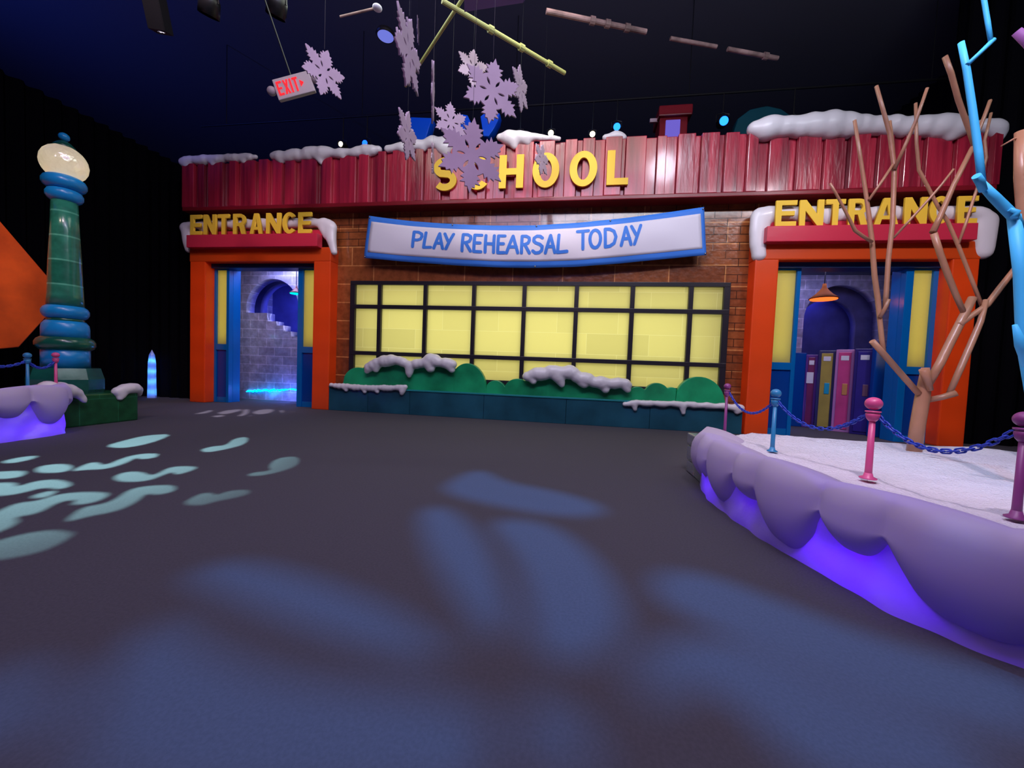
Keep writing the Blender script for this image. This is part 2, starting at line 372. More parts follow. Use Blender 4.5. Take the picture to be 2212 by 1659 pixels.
# main window: frame, mullions, panes
cols = [WX[0], -5.62, -4.17, -2.70, -1.20, .28, 1.80, 3.16, WX[1]]
cols_px = [820, 918, 1022, 1130, 1242, 1362, 1487]
cols = [WX[0]] + [onY(c, 720, WY).x for c in cols_px] + [WX[1]]
rows = [WZ[0], 1.675, 3.01, WZ[1]]
bm = B(); t_ = .055
for i, c in enumerate(cols):
    e = t_*1.35 if i in (0, len(cols)-1) else t_
    box(bm, c-e, c+e, WY-.07, WY+.10, rows[0], rows[-1]+.05, .008)
fr = mk('window_frame', bm, M['frame'], sch)
bm = B()
for i, r_ in enumerate(rows):
    box(bm, WX[0]-.07, WX[1]+.07, WY-.075, WY+.09, r_-.055, r_+.055, .008)
mk('window_bars', bm, M['frame'], fr)
for i in range(len(cols)-1):
    for j in range(3):
        bm = B(); bm.faces.new([bm.verts.new((x_, WY+.02, z_)) for x_, z_ in ((cols[i]+.02, rows[j]+.03), (cols[i+1]-.02, rows[j]+.03), (cols[i+1]-.02, rows[j+1]-.03), (cols[i]+.02, rows[j+1]-.03))])
        mk('window_pane', bm, M['pane'], fr)
# the lit box behind the panes
bm = B()
box(bm, WX[0]-.2, WX[1]+.2, 1.30, 1.34, .75, 3.95); box(bm, WX[0]-.2, WX[1]+.2, .66, 1.30, 3.90, 3.95); box(bm, WX[0]-.2, WX[1]+.2, .66, 1.30, .75, .80)
box(bm, WX[0]-.24, WX[0]-.2, .66, 1.34, .75, 3.95); box(bm, WX[1]+.2, WX[1]+.24, .66, 1.34, .75, 3.95)
mk('window_light_box', bm, M['white_box'], sch)
area('window_back_light', (-1.25, 1.26, 2.4), (-1.25, 0, 2.4), (1, .98, .80), 92, 9.8, 2.6)
area('window_strip_light', (-1.25, .60, .93), (-1.25, .42, 2.2), (1, .86, .22), 60, 9.8, .08)

# entrance porches
def porch(X, lab, wl, wr):
    t = thing('entrance_porch', lab, 'entrance', (X+PW/2, .2, 0))
    for a in (X, X+PW-PT-.05):
        b_ = a+PT+.05
        bm = B(); box(bm, a, b_, 0, WY+.25, 0, HO+.02, .03)
        mk('door_post', bm, M['orange'], t)
        for gz in (.5, 1.3, 2.1, 2.9, 3.7): point('post_glow', ((a+b_)/2, .34, gz), (1, .5, .3), .9, .15)
    bm = B(); box(bm, X-.01, X+PW+.01, -.01, WY+.25, HO, 4.62, .03); mk('lintel', bm, M['orange'], t)
    bm = B(); box(bm, X+.12, X+PW-.28, -.22, .02, 4.58, 4.94, .015); mk('red_ledge', bm, M['lintel'], t)
    bm = B(); box(bm, X+.1, X+PW-.26, -.02, WY+.1, 4.94, 5.10, .01); mk('red_course', bm, M['lintel'], t)
    bm = B(); box(bm, X+PT-.02, X+PW-PT+.02, .20, .60, HO-.13, HO+.01); mk('header', bm, M['navy'], t)
    # fixed door leaves either side of the open doorway
    il, ir = X+PT+.05, X+PW-PT-.05
    for s in (0, 1):
        w1 = wr if s else wl
        x0 = il if s == 0 else ir-w1
        d = thing('door_leaf', None, None, (x0+w1/2, .4, 0)); d.parent = t; d.matrix_parent_inverse = Matrix.Translation(-Vector(t.location))
        bm = B()
        px0, px1 = (x0+.07, x0+w1-.09) if s == 0 else (x0+.16, x0+w1-.10)
        box(bm, x0, px0, .30, .45, 0, HO-.1, .01); box(bm, px1, x0+w1, .30, .45, 0, HO-.1, .01)
        box(bm, px0, px1, .30, .45, 1.62, 1.80, .005); box(bm, px0, px1, .33, .45, 0, .16, .005)
        box(bm, px0, px1, .30, .45, HO-.16, HO-.1)
        if s == 0: box(bm, x0+w1-.1, x0+w1+.0, .45, .72, 0, HO-.1, .01)
        else: box(bm, x0, x0+.1, .45, .72, 0, HO-.1, .01)
        mk('door_frame', bm, M['blue'], d)
        bm = B(); box(bm, px0-.01, px1+.01, .36, .40, 1.78, HO-.14); mk('door_glass', bm, M['yellow_panel'], d)
        bm = B(); box(bm, px0-.01, px1+.01, .34, .40, .14, 1.64); mk('lower_panel', bm, M['blue_deep'], d)
        area('door_glow', ((px0+px1)/2, .62, 3.0), ((px0+px1)/2, 0, 3.0), (1, .94, .66), 11, .36, 2.2)
        if s == 0: point('leaf_glow', (x0+w1/2-.1, .7, 2.2), (.2, .6, 1), 2, .1)
    return t
porch(XL, 'orange ice porch with blue doors at left, icy stair of bricks seen inside', .52, .72)
porch(XR, 'orange ice porch with blue doors at right, lockers seen inside', .66, .66)

# ---------------------------------------------------------------- hallways behind the two doorways
def disc_pts(cx, cz, r, n=40): return [(cx+math.cos(2*PI*i/n)*r, cz+math.sin(2*PI*i/n)*r) for i in range(n)]
def hall(X0, X1, kind):
    nm = 'left' if kind == 'L' else 'right'
    bm = B()
    box(bm, X0-.2, X0, .9, 4.6, 0, 4.7); box(bm, X1, X1+.2, .9, 4.6, 0, 4.7)
    struct('wall_%s_hallway_sides' % nm, bm, M['hall_side'])
    bm = B(); box(bm, X0-.2, X1+.2, 4.6, 4.8, 0, 4.7); struct('wall_%s_hallway_back' % nm, bm, M['hall_blue'])
    bm = B(); box(bm, X0-.2, X1+.2, .9, 4.8, 4.65, 4.75); struct('ceiling_%s_hallway' % nm, bm, M['navy'])
hall(-12.6, -6.9, 'L'); hall(4.1, 10.4, 'R')
def arch_wall(name, x0, x1, y, th, cx, cz, r, m, zt=4.65, steps=None, zb=0):
    """wall with a round-headed opening; steps: list of (x, z) tops that fill the lower part of the opening"""
    arc = [(cx+math.cos(a)*r, cz+math.sin(a)*r) for a in [PI - PI*i/28 for i in range(29)]]
    arc = [p for p in arc if p[1] < zt-.05]
    if steps:
        low = steps
    else: low = [(cx-r, zb+.02), (cx+r, zb+.02)]
    outer = [(x0, zb), (x0, zt), (x1, zt), (x1, zb)]
    hole = arc + (low[::-1])
    bm = fill2d([outer, hole], th, 0, Matrix.Translation((0, y+th/2, 0)) @ XZ)
    return struct(name, bm, m)
# left: icy brick arch whose sill steps down to the right
a1 = onY(588, 666, 1.6); st = []
for px, py in ((537, 676), (577, 676), (577, 694), (597, 694), (597, 703), (612, 703), (612, 716), (628, 716), (628, 727), (642, 727)):
    p = onY(px, py, 1.6); st.append((p.x, p.z))
ra = (a1.x-onY(532, 666, 1.6).x)
st[0] = (a1.x-ra, st[0][1]); st[-1] = (a1.x+ra, st[-1][1])
arch_wall('wall_left_hallway_arch', -12.6, -6.9, 1.6, .35, a1.x, a1.z, ra, M['hall_ice'], steps=st)
a2 = onY(612, 668, 2.6)
arch_wall('wall_left_hallway_inner_arch', -12.6, -6.9, 2.6, .3, a2.x, a2.z, (a2.x-onY(563, 668, 2.6).x), M['hall_mid'])
b1 = onY(1818, 690, 3.2); b2 = onY(1785, 704, 4.0)
arch_wall('wall_right_hallway_arch', 4.1, 10.4, 3.2, .3, b1.x, b1.z, onY(1902, 690, 3.2).x-b1.x, M['hall_ice'])
arch_wall('wall_right_hallway_inner_arch', 4.1, 10.4, 4.0, .25, b2.x, b2.z, onY(1848, 704, 4.0).x-b2.x, M['hall_mid'])
area('left_hall_light', (-9.2, 1.1, 4.5), (-9.4, 1.8, 0), (.50, .50, 1), 46, 1.6, .5)
area('left_hall_deep_light', (-9.2, 3.6, 4.4), (-9.2, 4.4, 2), (.24, .26, 1), 170, 2.5, .6)
point('left_hall_floor_light', (-9.2, 1.25, .3), (.12, .2, 1), 16, .08)
area('right_hall_light', (6.9, 1.6, 4.5), (7.0, 2.6, 1), (.55, .5, 1), 34, 2.2, .8)
area('right_hall_deep_light', (7.0, 4.3, 4.4), (7.0, 4.5, 1.0), (.25, .24, 1), 30, 2.5, .4)
point('right_hall_blue_light', (5.6, 1.6, .6), (.1, .2, 1), 10, .08)
# glowing light string along the foot of the left hallway bricks
bm = B()
p0 = onY(532, 845, 1.5); p1 = onY(637, 841, 1.5)
for i in range(26):
    p = p0.lerp(p1, i/25); ball(bm, (p.x, 1.52+.02*random.random(), p.z+random.uniform(-.025, .025)), random.uniform(.014, .034), seg=8, rings=5, sx=1.8)
tag(mk('light_string', bm, M['led_cyan'], smooth=True), 'string of cyan lights along the foot of the ice bricks in the left doorway', 'light string')
point('light_string_glow', ((p0.x+p1.x)/2, 1.40, p0.z), (.02, .35, 1), 5, .1)

def pendant(px, py, Y, r, bulb, name, lab, col, e, shade):
    p = onY(px, py, Y); t = thing('pendant_lamp', lab, 'lamp', (p.x, p.y, p.z))
    bm = B(); lathe(bm, [(r, 0), (r*1.0, .02), (r*.62, r*.36), (r*.30, r*.72), (r*.16, r*.95), (r*.12, r*1.25), (0, r*1.27)], p.x, p.y)
    for v in bm.verts: v.co.z += p.z
    mk('lamp_shade', bm, shade, t, smooth=True)
    bm = B(); lathe(bm, [(0, -.02), (r*.9, -.02), (r*.94, .004), (0, .005)], p.x, p.y)
    for v in bm.verts: v.co.z += p.z
    mk('lamp_diffuser', bm, bulb, t)
    bm = B(); tube(bm, [(p.x, p.y, p.z+r*1.25), (p.x, p.y, 4.66)], .012, 6); mk('cord', bm, M['black'], t)
    point(name, (p.x, p.y, p.z-.08), col, e, .05)
pendant(1779, 646, 1.6, .33, M['bulb_orange'], 'pendant_glow', 'orange cone pendant lamp hanging in the right doorway above the lockers', (1, .2, .05), 3, mat('orange_shade', (.30, .08, .01), .7, .1))
pendant(640, 634, 1.25, .20, M['bulb_cyan'], 'pendant_glow', 'small cyan glowing cone pendant lamp half hidden behind left door', (0, .8, .8), 1.0, mat('teal_shade', (.25, .05, .04), .4))

# lockers: (left top px, right top px, top y px, Y, colours, label)
def locker(xa, xb, zt, Y, body, trim, handle, lab, paper=False, dark=False):
    t = thing('locker', lab, 'locker', (0, 0, 0), 'tall ice lockers inside the right doorway')
    bm = B(); box(bm, xa, xb, Y, Y+.45, 0, zt, .015); mk('body', bm, trim, t)
    bm = B(); box(bm, xa+.06, xb-.06, Y-.025, Y+.01, .08, zt-.08, .008); d = mk('door', bm, body, t)
    xc = (xa+xb)/2; w2 = (xb-xa)*.22
    bm = B(); box(bm, xc-w2, xc+w2, Y-.035, Y-.02, zt-.30, zt-.17, .012); mk('name_plate', bm, M['label'], d)
    if handle:
        bm = B(); box(bm, xb-.21, xb-.10, Y-.045, Y-.02, 1.02, 1.33, .012); mk('handle', bm, handle, d)
    if paper:
        bm = B(); box(bm, xa+.04, xa+.20, Y-.034, Y-.02, 1.30, 1.62); mk('paper_note', bm, M['label'], d)
    return t
lk = [(1742, 1768, 766, .55, (.16, .02, .10), (.10, .03, .25), None, 'maroon locker with white paper note, farthest left of the four lockers', True),
      (1770, 1807, 757, .35, (.34, .27, .06), (.03, .03, .12), (.0, .30, .50), 'mustard yellow locker with a dark frame and a blue handle', False),
      (1807, 1847, 755, .2, (.50, .05, .22), (.42, .18, .45), (.50, .22, .08), 'bright pink locker with an orange handle', False),
      (1848, 1893, 753, 0, (.025, .015, .22), (.02, .012, .16), (.14, .06, .12), 'dark navy locker, nearest of the four lockers', False)]
LR = math.radians(30); LN = onY(1893, 850, 1.15); LU = Vector((math.cos(LR), -math.sin(LR), 0)); LNm = Vector((math.sin(LR), math.cos(LR), 0))
def onL(px, py, off=0.):
    d = ray(px, py); t = ((LN-CP).dot(LNm)+off)/d.dot(LNm); p = CP+d*t; return p, (p-LN).dot(LU)
for i, (xa, xb, yt, off, c, tr, h, lab, pap) in enumerate(lk):
    PA, sa = onL(xa, yt, off); PB, sb = onL(xb, yt, off)
    mm = mat('locker_paint_%s' % i, c, .3, .5, bump=.1, vary=.15)
    t = locker(0, sb-sa, PA.z, 0, mm, mat('locker_trim_%s' % i, tr, .3), mat('locker_handle_%s' % i, h, .4) if h else None, lab, pap)
    t.location = (PA.x, PA.y, 0); t.rotation_euler = (0, 0, -LR)
# blue ice partition beside the lockers
pa = onY(1892, 760, .95); pb = onY(1962, 750, .95)
bm = B(); box(bm, pa.x, 8.3, .95, 1.07, 0, pb.z, .02); struct('trim_1', bm, M['blue_deep'])
bm = B(); box(bm, onY(1700, 800, 2.4).x, onY(1741, 800, 2.4).x, 2.4, 2.6, 0, onY(1730, 762, 2.4).z, .02); struct('trim_2', bm, M['blue_deep'])

# ---------------------------------------------------------------- letters
def arc(cx, cy, rx, ry, a0, a1, n=14): return [(cx+math.cos(math.radians(a0+(a1-a0)*i/n))*rx, cy+math.sin(math.radians(a0+(a1-a0)*i/n))*ry) for i in range(n+1)]
def glyph(ch, w=.7, t=.22):
    h = 1.0; u = t*.86
    if ch == 'E': return [[(0, 0), (0, 1), (w, 1), (w, 1-u), (t, 1-u), (t, .5+u*.45), (w*.9, .5+u*.45), (w*.9, .5-u*.5), (t, .5-u*.5), (t, u), (w, u), (w, 0)]]
    if ch == 'N': return [[(0, 0), (0, 1), (t*1.05, 1), (w-t, .40), (w-t, 1), (w, 1), (w, 0), (w-t*1.05, 0), (t, .60), (t, 0)]]
    if ch == 'T': return [[(w/2-t/2, 0), (w/2-t/2, 1-u), (0, 1-u), (0, 1), (w, 1), (w, 1-u), (w/2+t/2, 1-u), (w/2+t/2, 0)]]
    if ch == 'L': return [[(0, 0), (0, 1), (t, 1), (t, u), (w, u), (w, 0)]]
    if ch == 'H': return [[(0, 0), (0, 1), (t, 1), (t, .5+u/2), (w-t, .5+u/2), (w-t, 1), (w, 1), (w, 0), (w-t, 0), (w-t, .5-u/2), (t, .5-u/2), (t, 0)]]
    if ch == 'A':
        a = w/2-t*.55; b = w/2+t*.55; k = .2
        def xl(y): return a*y
        def xi(y): return t+ (w/2-t)*y/.80
        return [[(0, 0), (a, 1), (b, 1), (w, 0), (w-t, 0), (w-xi(k)+.0, k), (xi(k), k), (t, 0)], [(xi(k+u*.75), k+u*.75), (w-xi(k+u*.75), k+u*.75), (w/2, .80)]]
    if ch == 'R':
        ry = (1-.40)/2
        o = [(0, 0), (0, 1), (w-ry, 1)] + arc(w-ry, .40+ry, ry, ry, 90, -55, 10) + [(w+.02, 0), (w-t*1.05, 0), (w*.5, .40), (t, .40), (t, 0)]
        ri = ry-u*.9
        return [o, [(t, .40+u*.9), (t, 1-u*.9), (w-ry, 1-u*.9)] + arc(w-ry, .40+ry, ri, ri, 85, -85, 8) + [(w-ry, .40+u*.9)]]
    if ch == 'O': return [arc(w/2, .5, w/2, .52, 0, 350, 35), arc(w/2, .5, w/2-t, .52-u, 0, 345, 23)]
    if ch == 'C': return [arc(w/2, .5, w/2, .52, 42, 318, 30) + arc(w/2, .5, w/2-t, .52-u, 312, 48, 26)]
    if ch == 'S':
        r1 = (1-u)/4+.012; cl = []
        rx = w/2-t/2
        cl += [(w/2+math.cos(math.radians(a))*rx, 1.01-u/2-r1+math.sin(math.radians(a))*r1) for a in range(25, 246, 15)]
        cl += [(w/2+math.cos(math.radians(a))*rx, -.01+u/2+r1+math.sin(math.radians(a))*r1) for a in range(65, -156, -15)]
        L, R_ = [], []
        for i, (x, y) in enumerate(cl):
            x0, y0 = cl[max(0, i-1)]; x1, y1 = cl[min(len(cl)-1, i+1)]; d = math.hypot(x1-x0, y1-y0) or 1
            nx, ny = -(y1-y0)/d, (x1-x0)/d; q = t*.47 if abs(i-len(cl)/2) > 1 else t*.5
            L.append((x+nx*q, y+ny*q)); R_.append((x-nx*q, y-ny*q))
        return [L + R_[::-1]]
def letter(ch, xa, xb, z0, z1, Y, lab, group, t=.22):
    h = z1-z0; w_ = (xb-xa)/h
    lps = [[(x*h, y*h) for x, y in lp] for lp in glyph(ch, w_, t)]
    bm = fill2d(lps, .05, .005, Matrix.Translation((xa, Y, z0)) @ XZ)
    o = mk('sign_letter', bm, M['yellow_letter']); tag(o, lab, 'letter', group); return o
S_ = [('S', 935, 985, 358, 412, 'yellow block letter S starting the word SCHOOL on the red fascia'),
      ('C', 1003, 1058, 350, 411, 'yellow block letter C of SCHOOL, mostly hidden behind a hanging snowflake'),
      ('H', 1077, 1129, 338, 408, 'yellow block letter H in the middle of the word SCHOOL'),
      ('O', 1149, 1206, 335, 405, 'yellow block letter O of SCHOOL, just after the H, small snowflake before it'),
      ('O', 1229, 1288, 330, 403, 'yellow block letter O of SCHOOL, next to the final L'),
      ('L', 1310, 1356, 327, 400, 'yellow block letter L ending the word SCHOOL')]
for ch, xa, xb, ya, yb, lab in S_:
    a = onY(xa, yb, -.16); b = onY(xb, yb, -.16); letter(ch, a.x, b.x, 6.03, 6.86, -.125, lab, 'yellow letters of SCHOOL', .215)
ELs = [('E', 415, 439), ('N', 443.5, 470), ('T', 474, 498), ('R', 507, 533), ('A', 543, 570), ('N', 578, 609), ('C', 613, 643), ('E', 647, 675)]
ERs = [('E', 1674, 1718), ('N', 1725, 1776), ('T', 1781, 1822), ('R', 1830, 1870), ('A', 1886, 1937), ('N', 1950, 1998), ('C', 2004, 2048), ('E', 2064, 2106)]
ordn = ['first letter', 'second letter', 'third letter', 'fourth letter', 'fifth letter', 'sixth letter', 'seventh letter', 'last letter']
for side, LS, zr in (('left', ELs, (4.96, 5.53)), ('right', ERs, (4.95, 5.53))):
    for i, (ch, xa, xb) in enumerate(LS):
        py = 486 + (i-4)*0 if side == 'left' else 460
        a = onY(xa, py, -.12); b = onY(xb, py, -.12)
        letter(ch, a.x, b.x, zr[0], zr[1], -.15, 'yellow letter %s, %s of ENTRANCE over the %s porch' % (ch, ordn[i], side), 'yellow letters of ENTRANCE over the %s porch' % side, .20)

# ---------------------------------------------------------------- snow and drip shapes
def snow(name, blobs, lab, Y, depth=.5, group=None, vox=.035, mt='snow', cat='snow', smooth=10, parent=None):
    """blobs: (px, py, rpx) on plane Y; merged into one smooth lump"""
    bm = B(); sc = (onY(blobs[0][0]+10, blobs[0][1], Y)-onY(blobs[0][0], blobs[0][1], Y)).length/10
    for q in blobs:
        p = onY(q[0], q[1], Y); s2 = (onY(q[0], q[1]-10, Y)-onY(q[0], q[1], Y)).length/10
        r = q[2]*s2*1.15
        ball(bm, p, r, seg=14, rings=9, sy=depth/ max(r, .01) if depth < r else 1.0, sx=1.15)
    o = mk(name, bm, M[mt], parent, smooth=True)
    md = o.modifiers.new('remesh', 'REMESH'); md.mode = 'VOXEL'; md.voxel_size = vox; md.use_smooth_shade = True
    ms = o.modifiers.new('smooth', 'SMOOTH'); ms.factor = .5; ms.iterations = smooth
    if parent is None: tag(o, lab, cat, group)
    return o
def chain_blobs(pts, step=7, jit=.0):
    """interpolate (px, py, r) key blobs"""
    out = []
    for (x0, y0, r0), (x1, y1, r1) in zip(pts, pts[1:]):
        n = max(1, int(math.hypot(x1-x0, y1-y0)/step))
        for i in range(n):
            f = i/n; x_ = x0+(x1-x0)*f; k_ = 1+.10*math.sin(x_*.19)+.05*math.sin(x_*.47+1)
            out.append((x_, y0+(y1-y0)*f-.12*(r0+r1)/2*math.sin(x_*.17), (r0+(r1-r0)*f)*k_))
    return out+[pts[-1]]
def drips(top, dr, step=7):
    out = chain_blobs(top, step)
    for d in dr: out += chain_blobs(d, 5)
    return out
G = 'snow lying along the school roof edge'
snow('snow_cap', drips([(398, 350, 9), (420, 347, 9), (450, 345, 9), (480, 343, 8), (510, 341, 8), (540, 339, 7), (552, 339, 5)], [[(400, 352, 8), (408, 358, 6)], [(458, 347, 8), (462, 354, 6)], [(520, 343, 7), (527, 348, 6)]]),
     'low bluish snow ridge on the roof, at its far left end', -.02, .22, G)
snow('snow_cap', drips([(592, 338, 8), (620, 338, 11), (660, 334, 11), (690, 330, 13), (720, 331, 9), (760, 330, 8), (790, 325, 11), (818, 323, 7)], [[(606, 340, 10), (608, 348, 6)], [(688, 334, 12), (694, 352, 4)], [(740, 333, 8), (742, 339, 5)], [(790, 328, 9), (795, 335, 5)]]),
     'long snow cap with one pointed drip on the roof, above the left porch', -.03, .24, G)
snow('snow_cap', drips([(838, 321, 7), (870, 318, 9), (905, 314, 10), (935, 309, 11), (958, 310, 14), (966, 318, 13)], [[(872, 320, 9), (884, 328, 6)], [(912, 316, 9), (915, 322, 6)], [(960, 320, 14), (963, 328, 10)]]),
     'snow cap on the roof left of the letter C, ending in a fat lump', -.03, .26, G)
snow('snow_cap', drips([(1080, 298, 8), (1100, 297, 13), (1130, 298, 12), (1160, 297, 7), (1208, 300, 5)], [[(1108, 304, 12), (1112, 318, 6)], [(1135, 302, 9), (1140, 308, 7)]]),
     'snow cap on the roof above the letters H and O', -.03, .25, G)
snow('snow_cap', drips([(1308, 298, 7), (1330, 293, 9), (1346, 297, 7)], []), 'small pinkish snow mound on the roof above the letter L', .1, .2, G)
snow('snow_cap', drips([(1632, 280, 13), (1655, 277, 22), (1680, 275, 18), (1715, 273, 18), (1760, 271, 22), (1800, 270, 23), (1840, 272, 20), (1875, 274, 16), (1920, 272, 17), (1960, 274, 17), (2000, 272, 18), (2040, 273, 22), (2075, 275, 18)],
     [[(1640, 284, 14), (1650, 293, 10)], [(1790, 276, 20), (1800, 283, 14)], [(2045, 280, 18), (2052, 295, 11)]]), 'thick wavy snow bank on the roof above the right porch', -.05, .3, G, .045)
snow('snow_cap', drips([(2118, 270, 9), (2145, 275, 17), (2158, 285, 12)], [[(2155, 285, 11), (2160, 298, 7)]]), 'snow lump on the far right corner of the roof', .0, .3, G)
GP = 'snow over the porch ledges'
snow('snow_cap', drips([(402, 492, 10), (425, 487, 8), (470, 485, 8), (520, 485, 9), (570, 484, 10), (620, 484, 9), (670, 482, 9), (700, 482, 10), (714, 492, 12)], [[(404, 495, 9), (406, 520, 8), (408, 540, 6)], [(712, 492, 13), (716, 520, 10), (722, 545, 6)], [(700, 490, 10), (706, 512, 6)], [(440, 492, 8), (444, 500, 6)], [(560, 492, 9), (566, 498, 6)]]),
     'snow draped over the left porch behind its yellow letters', .05, .13, GP, .03)
snow('snow_cap', drips([(1646, 466, 18), (1690, 462, 13), (1740, 462, 14), (1790, 464, 15), (1840, 462, 14), (1890, 464, 14), (1940, 462, 14), (2000, 463, 14), (2060, 461, 14), (2110, 462, 15), (2125, 475, 18)],
     [[(1645, 468, 19), (1640, 500, 18), (1637, 530, 14), (1639, 552, 12)], [(2126, 478, 18), (2124, 510, 17), (2122, 544, 15)], [(1780, 470, 14), (1784, 480, 9)]]),
     'snow draped over the right porch with thick drips down both sides', .05, .14, GP, .035)

# planter and hedges
PX0, PX1 = -6.80, 4.22
pt = thing('planter', 'long low dark teal ice planter along the wall under the window', 'planter', ((PX0+PX1)/2, .1, 0))
bm = B(); x = PX0
for wd in (1.2, 1.25, 2.1, 2.2, 2.1, 2.17):
    box(bm, x, min(x+wd, PX1)-.006, .0, .34, 0, .66, .012); x += wd
mk('body', bm, M['teal'], pt)
bm = B(); box(bm, PX0, PX1, -.02, .34, .655, .70, .01); mk('rim', bm, M['teal_edge'], pt)
GH = 'green hedge slabs standing in the planter'
def hedge(px, lab, Y=.10):
    pts = [onY(a, b, Y) for a, b in px]; lp = [(p.x, p.z) for p in pts]
    z0 = .70; lp = lp + [(lp[-1][0], z0), (lp[0][0], z0)]
    bm = fill2d([lp], .16, .012, Matrix.Translation((0, Y+.10, 0)) @ XZ)
    tag(mk('hedge', bm, M['hedge']), lab, 'hedge', GH)
def bumps(x0, y0, x1, y1, hs):
    """scalloped outline between two pixels; hs: list of (fraction, height px, half width px)"""
    out = []
    n = int((x1-x0)/3)
    for i in range(n+1):
        x = x0+(x1-x0)*i/n; y = y0+(y1-y0)*i/n; up = 0
        for cx, h, hw in hs:
            d = abs(x-cx)/hw
            if d < 1: up = max(up, h*math.sqrt(1-d*d))
        out.append((x, y-up))
    return out
hedge(bumps(741, 828, 868, 838, [(775, 36, 34), (812, 52, 38), (845, 62, 36)]), 'scalloped green hedge slab at the left end, snow on its right half')
hedge(bumps(869, 838, 981, 842, [(880, 58, 40), (925, 62, 40), (965, 52, 30)]), 'green hedge slab under the larger left snow cap, left of the tall round one')
hedge(bumps(982, 842, 1050, 846, [(1010, 58, 40), (975, 55, 12)]), 'bare tall rounded green hedge slab left of the window middle')
hedge(bumps(1051, 846, 1180, 852, [(1070, 24, 22), (1118, 30, 30), (1160, 38, 34)]), 'low bumpy green hedge slab in the middle of the planter')
hedge(bumps(1181, 852, 1364, 860, [(1190, 40, 30), (1245, 45, 36), (1300, 36, 34), (1345, 30, 24)]), 'green hedge slab under the right snow cap, right of the middle')
hedge(bumps(1365, 860, 1460, 864, [(1378, 24, 22), (1420, 34, 30), (1452, 26, 20)]), 'low green hedge slab with small bumps, bare of snow')
hedge(bumps(1461, 864, 1566, 870, [(1513, 52, 52)]), 'big round green hedge slab at the right end of the planter')
GS = 'snow on the hedges and planter rim'
snow('snow_cap', drips([(797, 792, 8), (815, 784, 10), (845, 777, 11), (870, 782, 8), (890, 790, 9), (910, 784, 9), (930, 778, 12), (955, 783, 10), (976, 787, 9)],
     [[(797, 795, 8), (793, 802, 5)], [(815, 788, 9), (812, 798, 6)], [(886, 790, 10), (884, 805, 7), (884, 812, 4)], [(925, 784, 11), (930, 796, 8)], [(970, 790, 9), (976, 799, 6)]]), 'snow cap with hanging drips over the left hedge', -.02, .16, GS, .022)
snow('snow_cap', drips([(1140, 812, 9), (1160, 808, 12), (1190, 805, 13), (1215, 804, 13), (1238, 806, 12), (1255, 817, 12), (1290, 826, 11), (1320, 828, 10), (1350, 828, 10), (1357, 832, 7)],
     [[(1146, 816, 9), (1152, 824, 6)], [(1205, 810, 12), (1212, 826, 8), (1214, 832, 5)], [(1300, 830, 10), (1308, 842, 7)], [(1350, 832, 9), (1356, 842, 6)], [(1245, 815, 10), (1262, 830, 8)]]), 'longer snow cap sloping right over the hedge right of the middle', -.02, .16, GS, .022)
snow('snow_cap', drips([(716, 832, 5), (750, 835, 6), (790, 838, 6), (830, 838, 6), (866, 838, 6), (875, 836, 5)], [[(745, 837, 6), (748, 842, 4)], [(785, 840, 6), (788, 846, 4)], [(812, 840, 6), (815, 846, 4)], [(870, 840, 6), (868, 850, 4)]]), 'narrow icicled snow strip on the left end of the planter rim', -.03, .08, GS, .02)
snow('snow_cap', drips([(1350, 873, 5), (1375, 870, 6), (1420, 872, 6), (1470, 873, 6), (1520, 876, 6), (1570, 878, 6), (1598, 882, 8)], [[(1370, 874, 6), (1372, 884, 4)], [(1474, 876, 7), (1476, 892, 4)], [(1595, 884, 8), (1592, 890, 5)]]), 'narrow icicled snow strip on the right end of the planter rim', -.04, .09, GS, .022)

# ---------------------------------------------------------------- banner
BT = [(797, 466), (870, 476), (960, 483), (1050, 487), (1150, 487), (1250, 481), (1350, 471), (1440, 459), (1521, 447)]
BB = [(786, 557), (860, 564), (950, 571), (1050, 577), (1150, 579), (1250, 576), (1350, 568), (1440, 559), (1526, 551)]
BY = .02
def crv(P, u):
    f = u*(len(P)-1); i = min(int(f), len(P)-2); f -= i
    a = P[max(i-1, 0)]; b = P[i]; c = P[i+1]; d = P[min(i+2, len(P)-1)]
    def cr(k):
        return .5*((2*b[k]) + (-a[k]+c[k])*f + (2*a[k]-5*b[k]+4*c[k]-d[k])*f*f + (-a[k]+3*b[k]-3*c[k]+d[k])*f**3)
    return cr(0), cr(1)
def even(P, n=16):
    o = []
    for i in range(n+1):
        x = P[0][0]+(P[-1][0]-P[0][0])*i/n
        for (a, ya), (b, yb) in zip(P, P[1:]):
            if x <= b+1e-6: o.append((x, ya+(yb-ya)*(x-a)/(b-a))); break
    return o
BT = even(BT); BB = even(BB)
BTw = [tuple(onY(x, y, BY)[k] for k in (0, 2)) for x, y in BT]; BBw = [tuple(onY(x, y, BY)[k] for k in (0, 2)) for x, y in BB]
def ban(u, v, off=0):
    """u along, v from top (0) to bottom (1)"""
    t = crv(BTw, u); b = crv(BBw, u)
    bulge = .10*math.sin(PI*v)*math.sin(PI*u)**.5 + .012*math.sin((u*23+v*3))*math.sin(PI*v)*(1-.6*u) + .008*math.sin(u*41-v*7)*v
    return Vector((t[0]+(b[0]-t[0])*v, BY-bulge-off, t[1]+(b[1]-t[1])*v))
bn = thing('banner', 'sagging white cloth banner with blue border reading PLAY REHEARSAL TODAY above the window', 'banner', tuple(ban(.5, .5)))
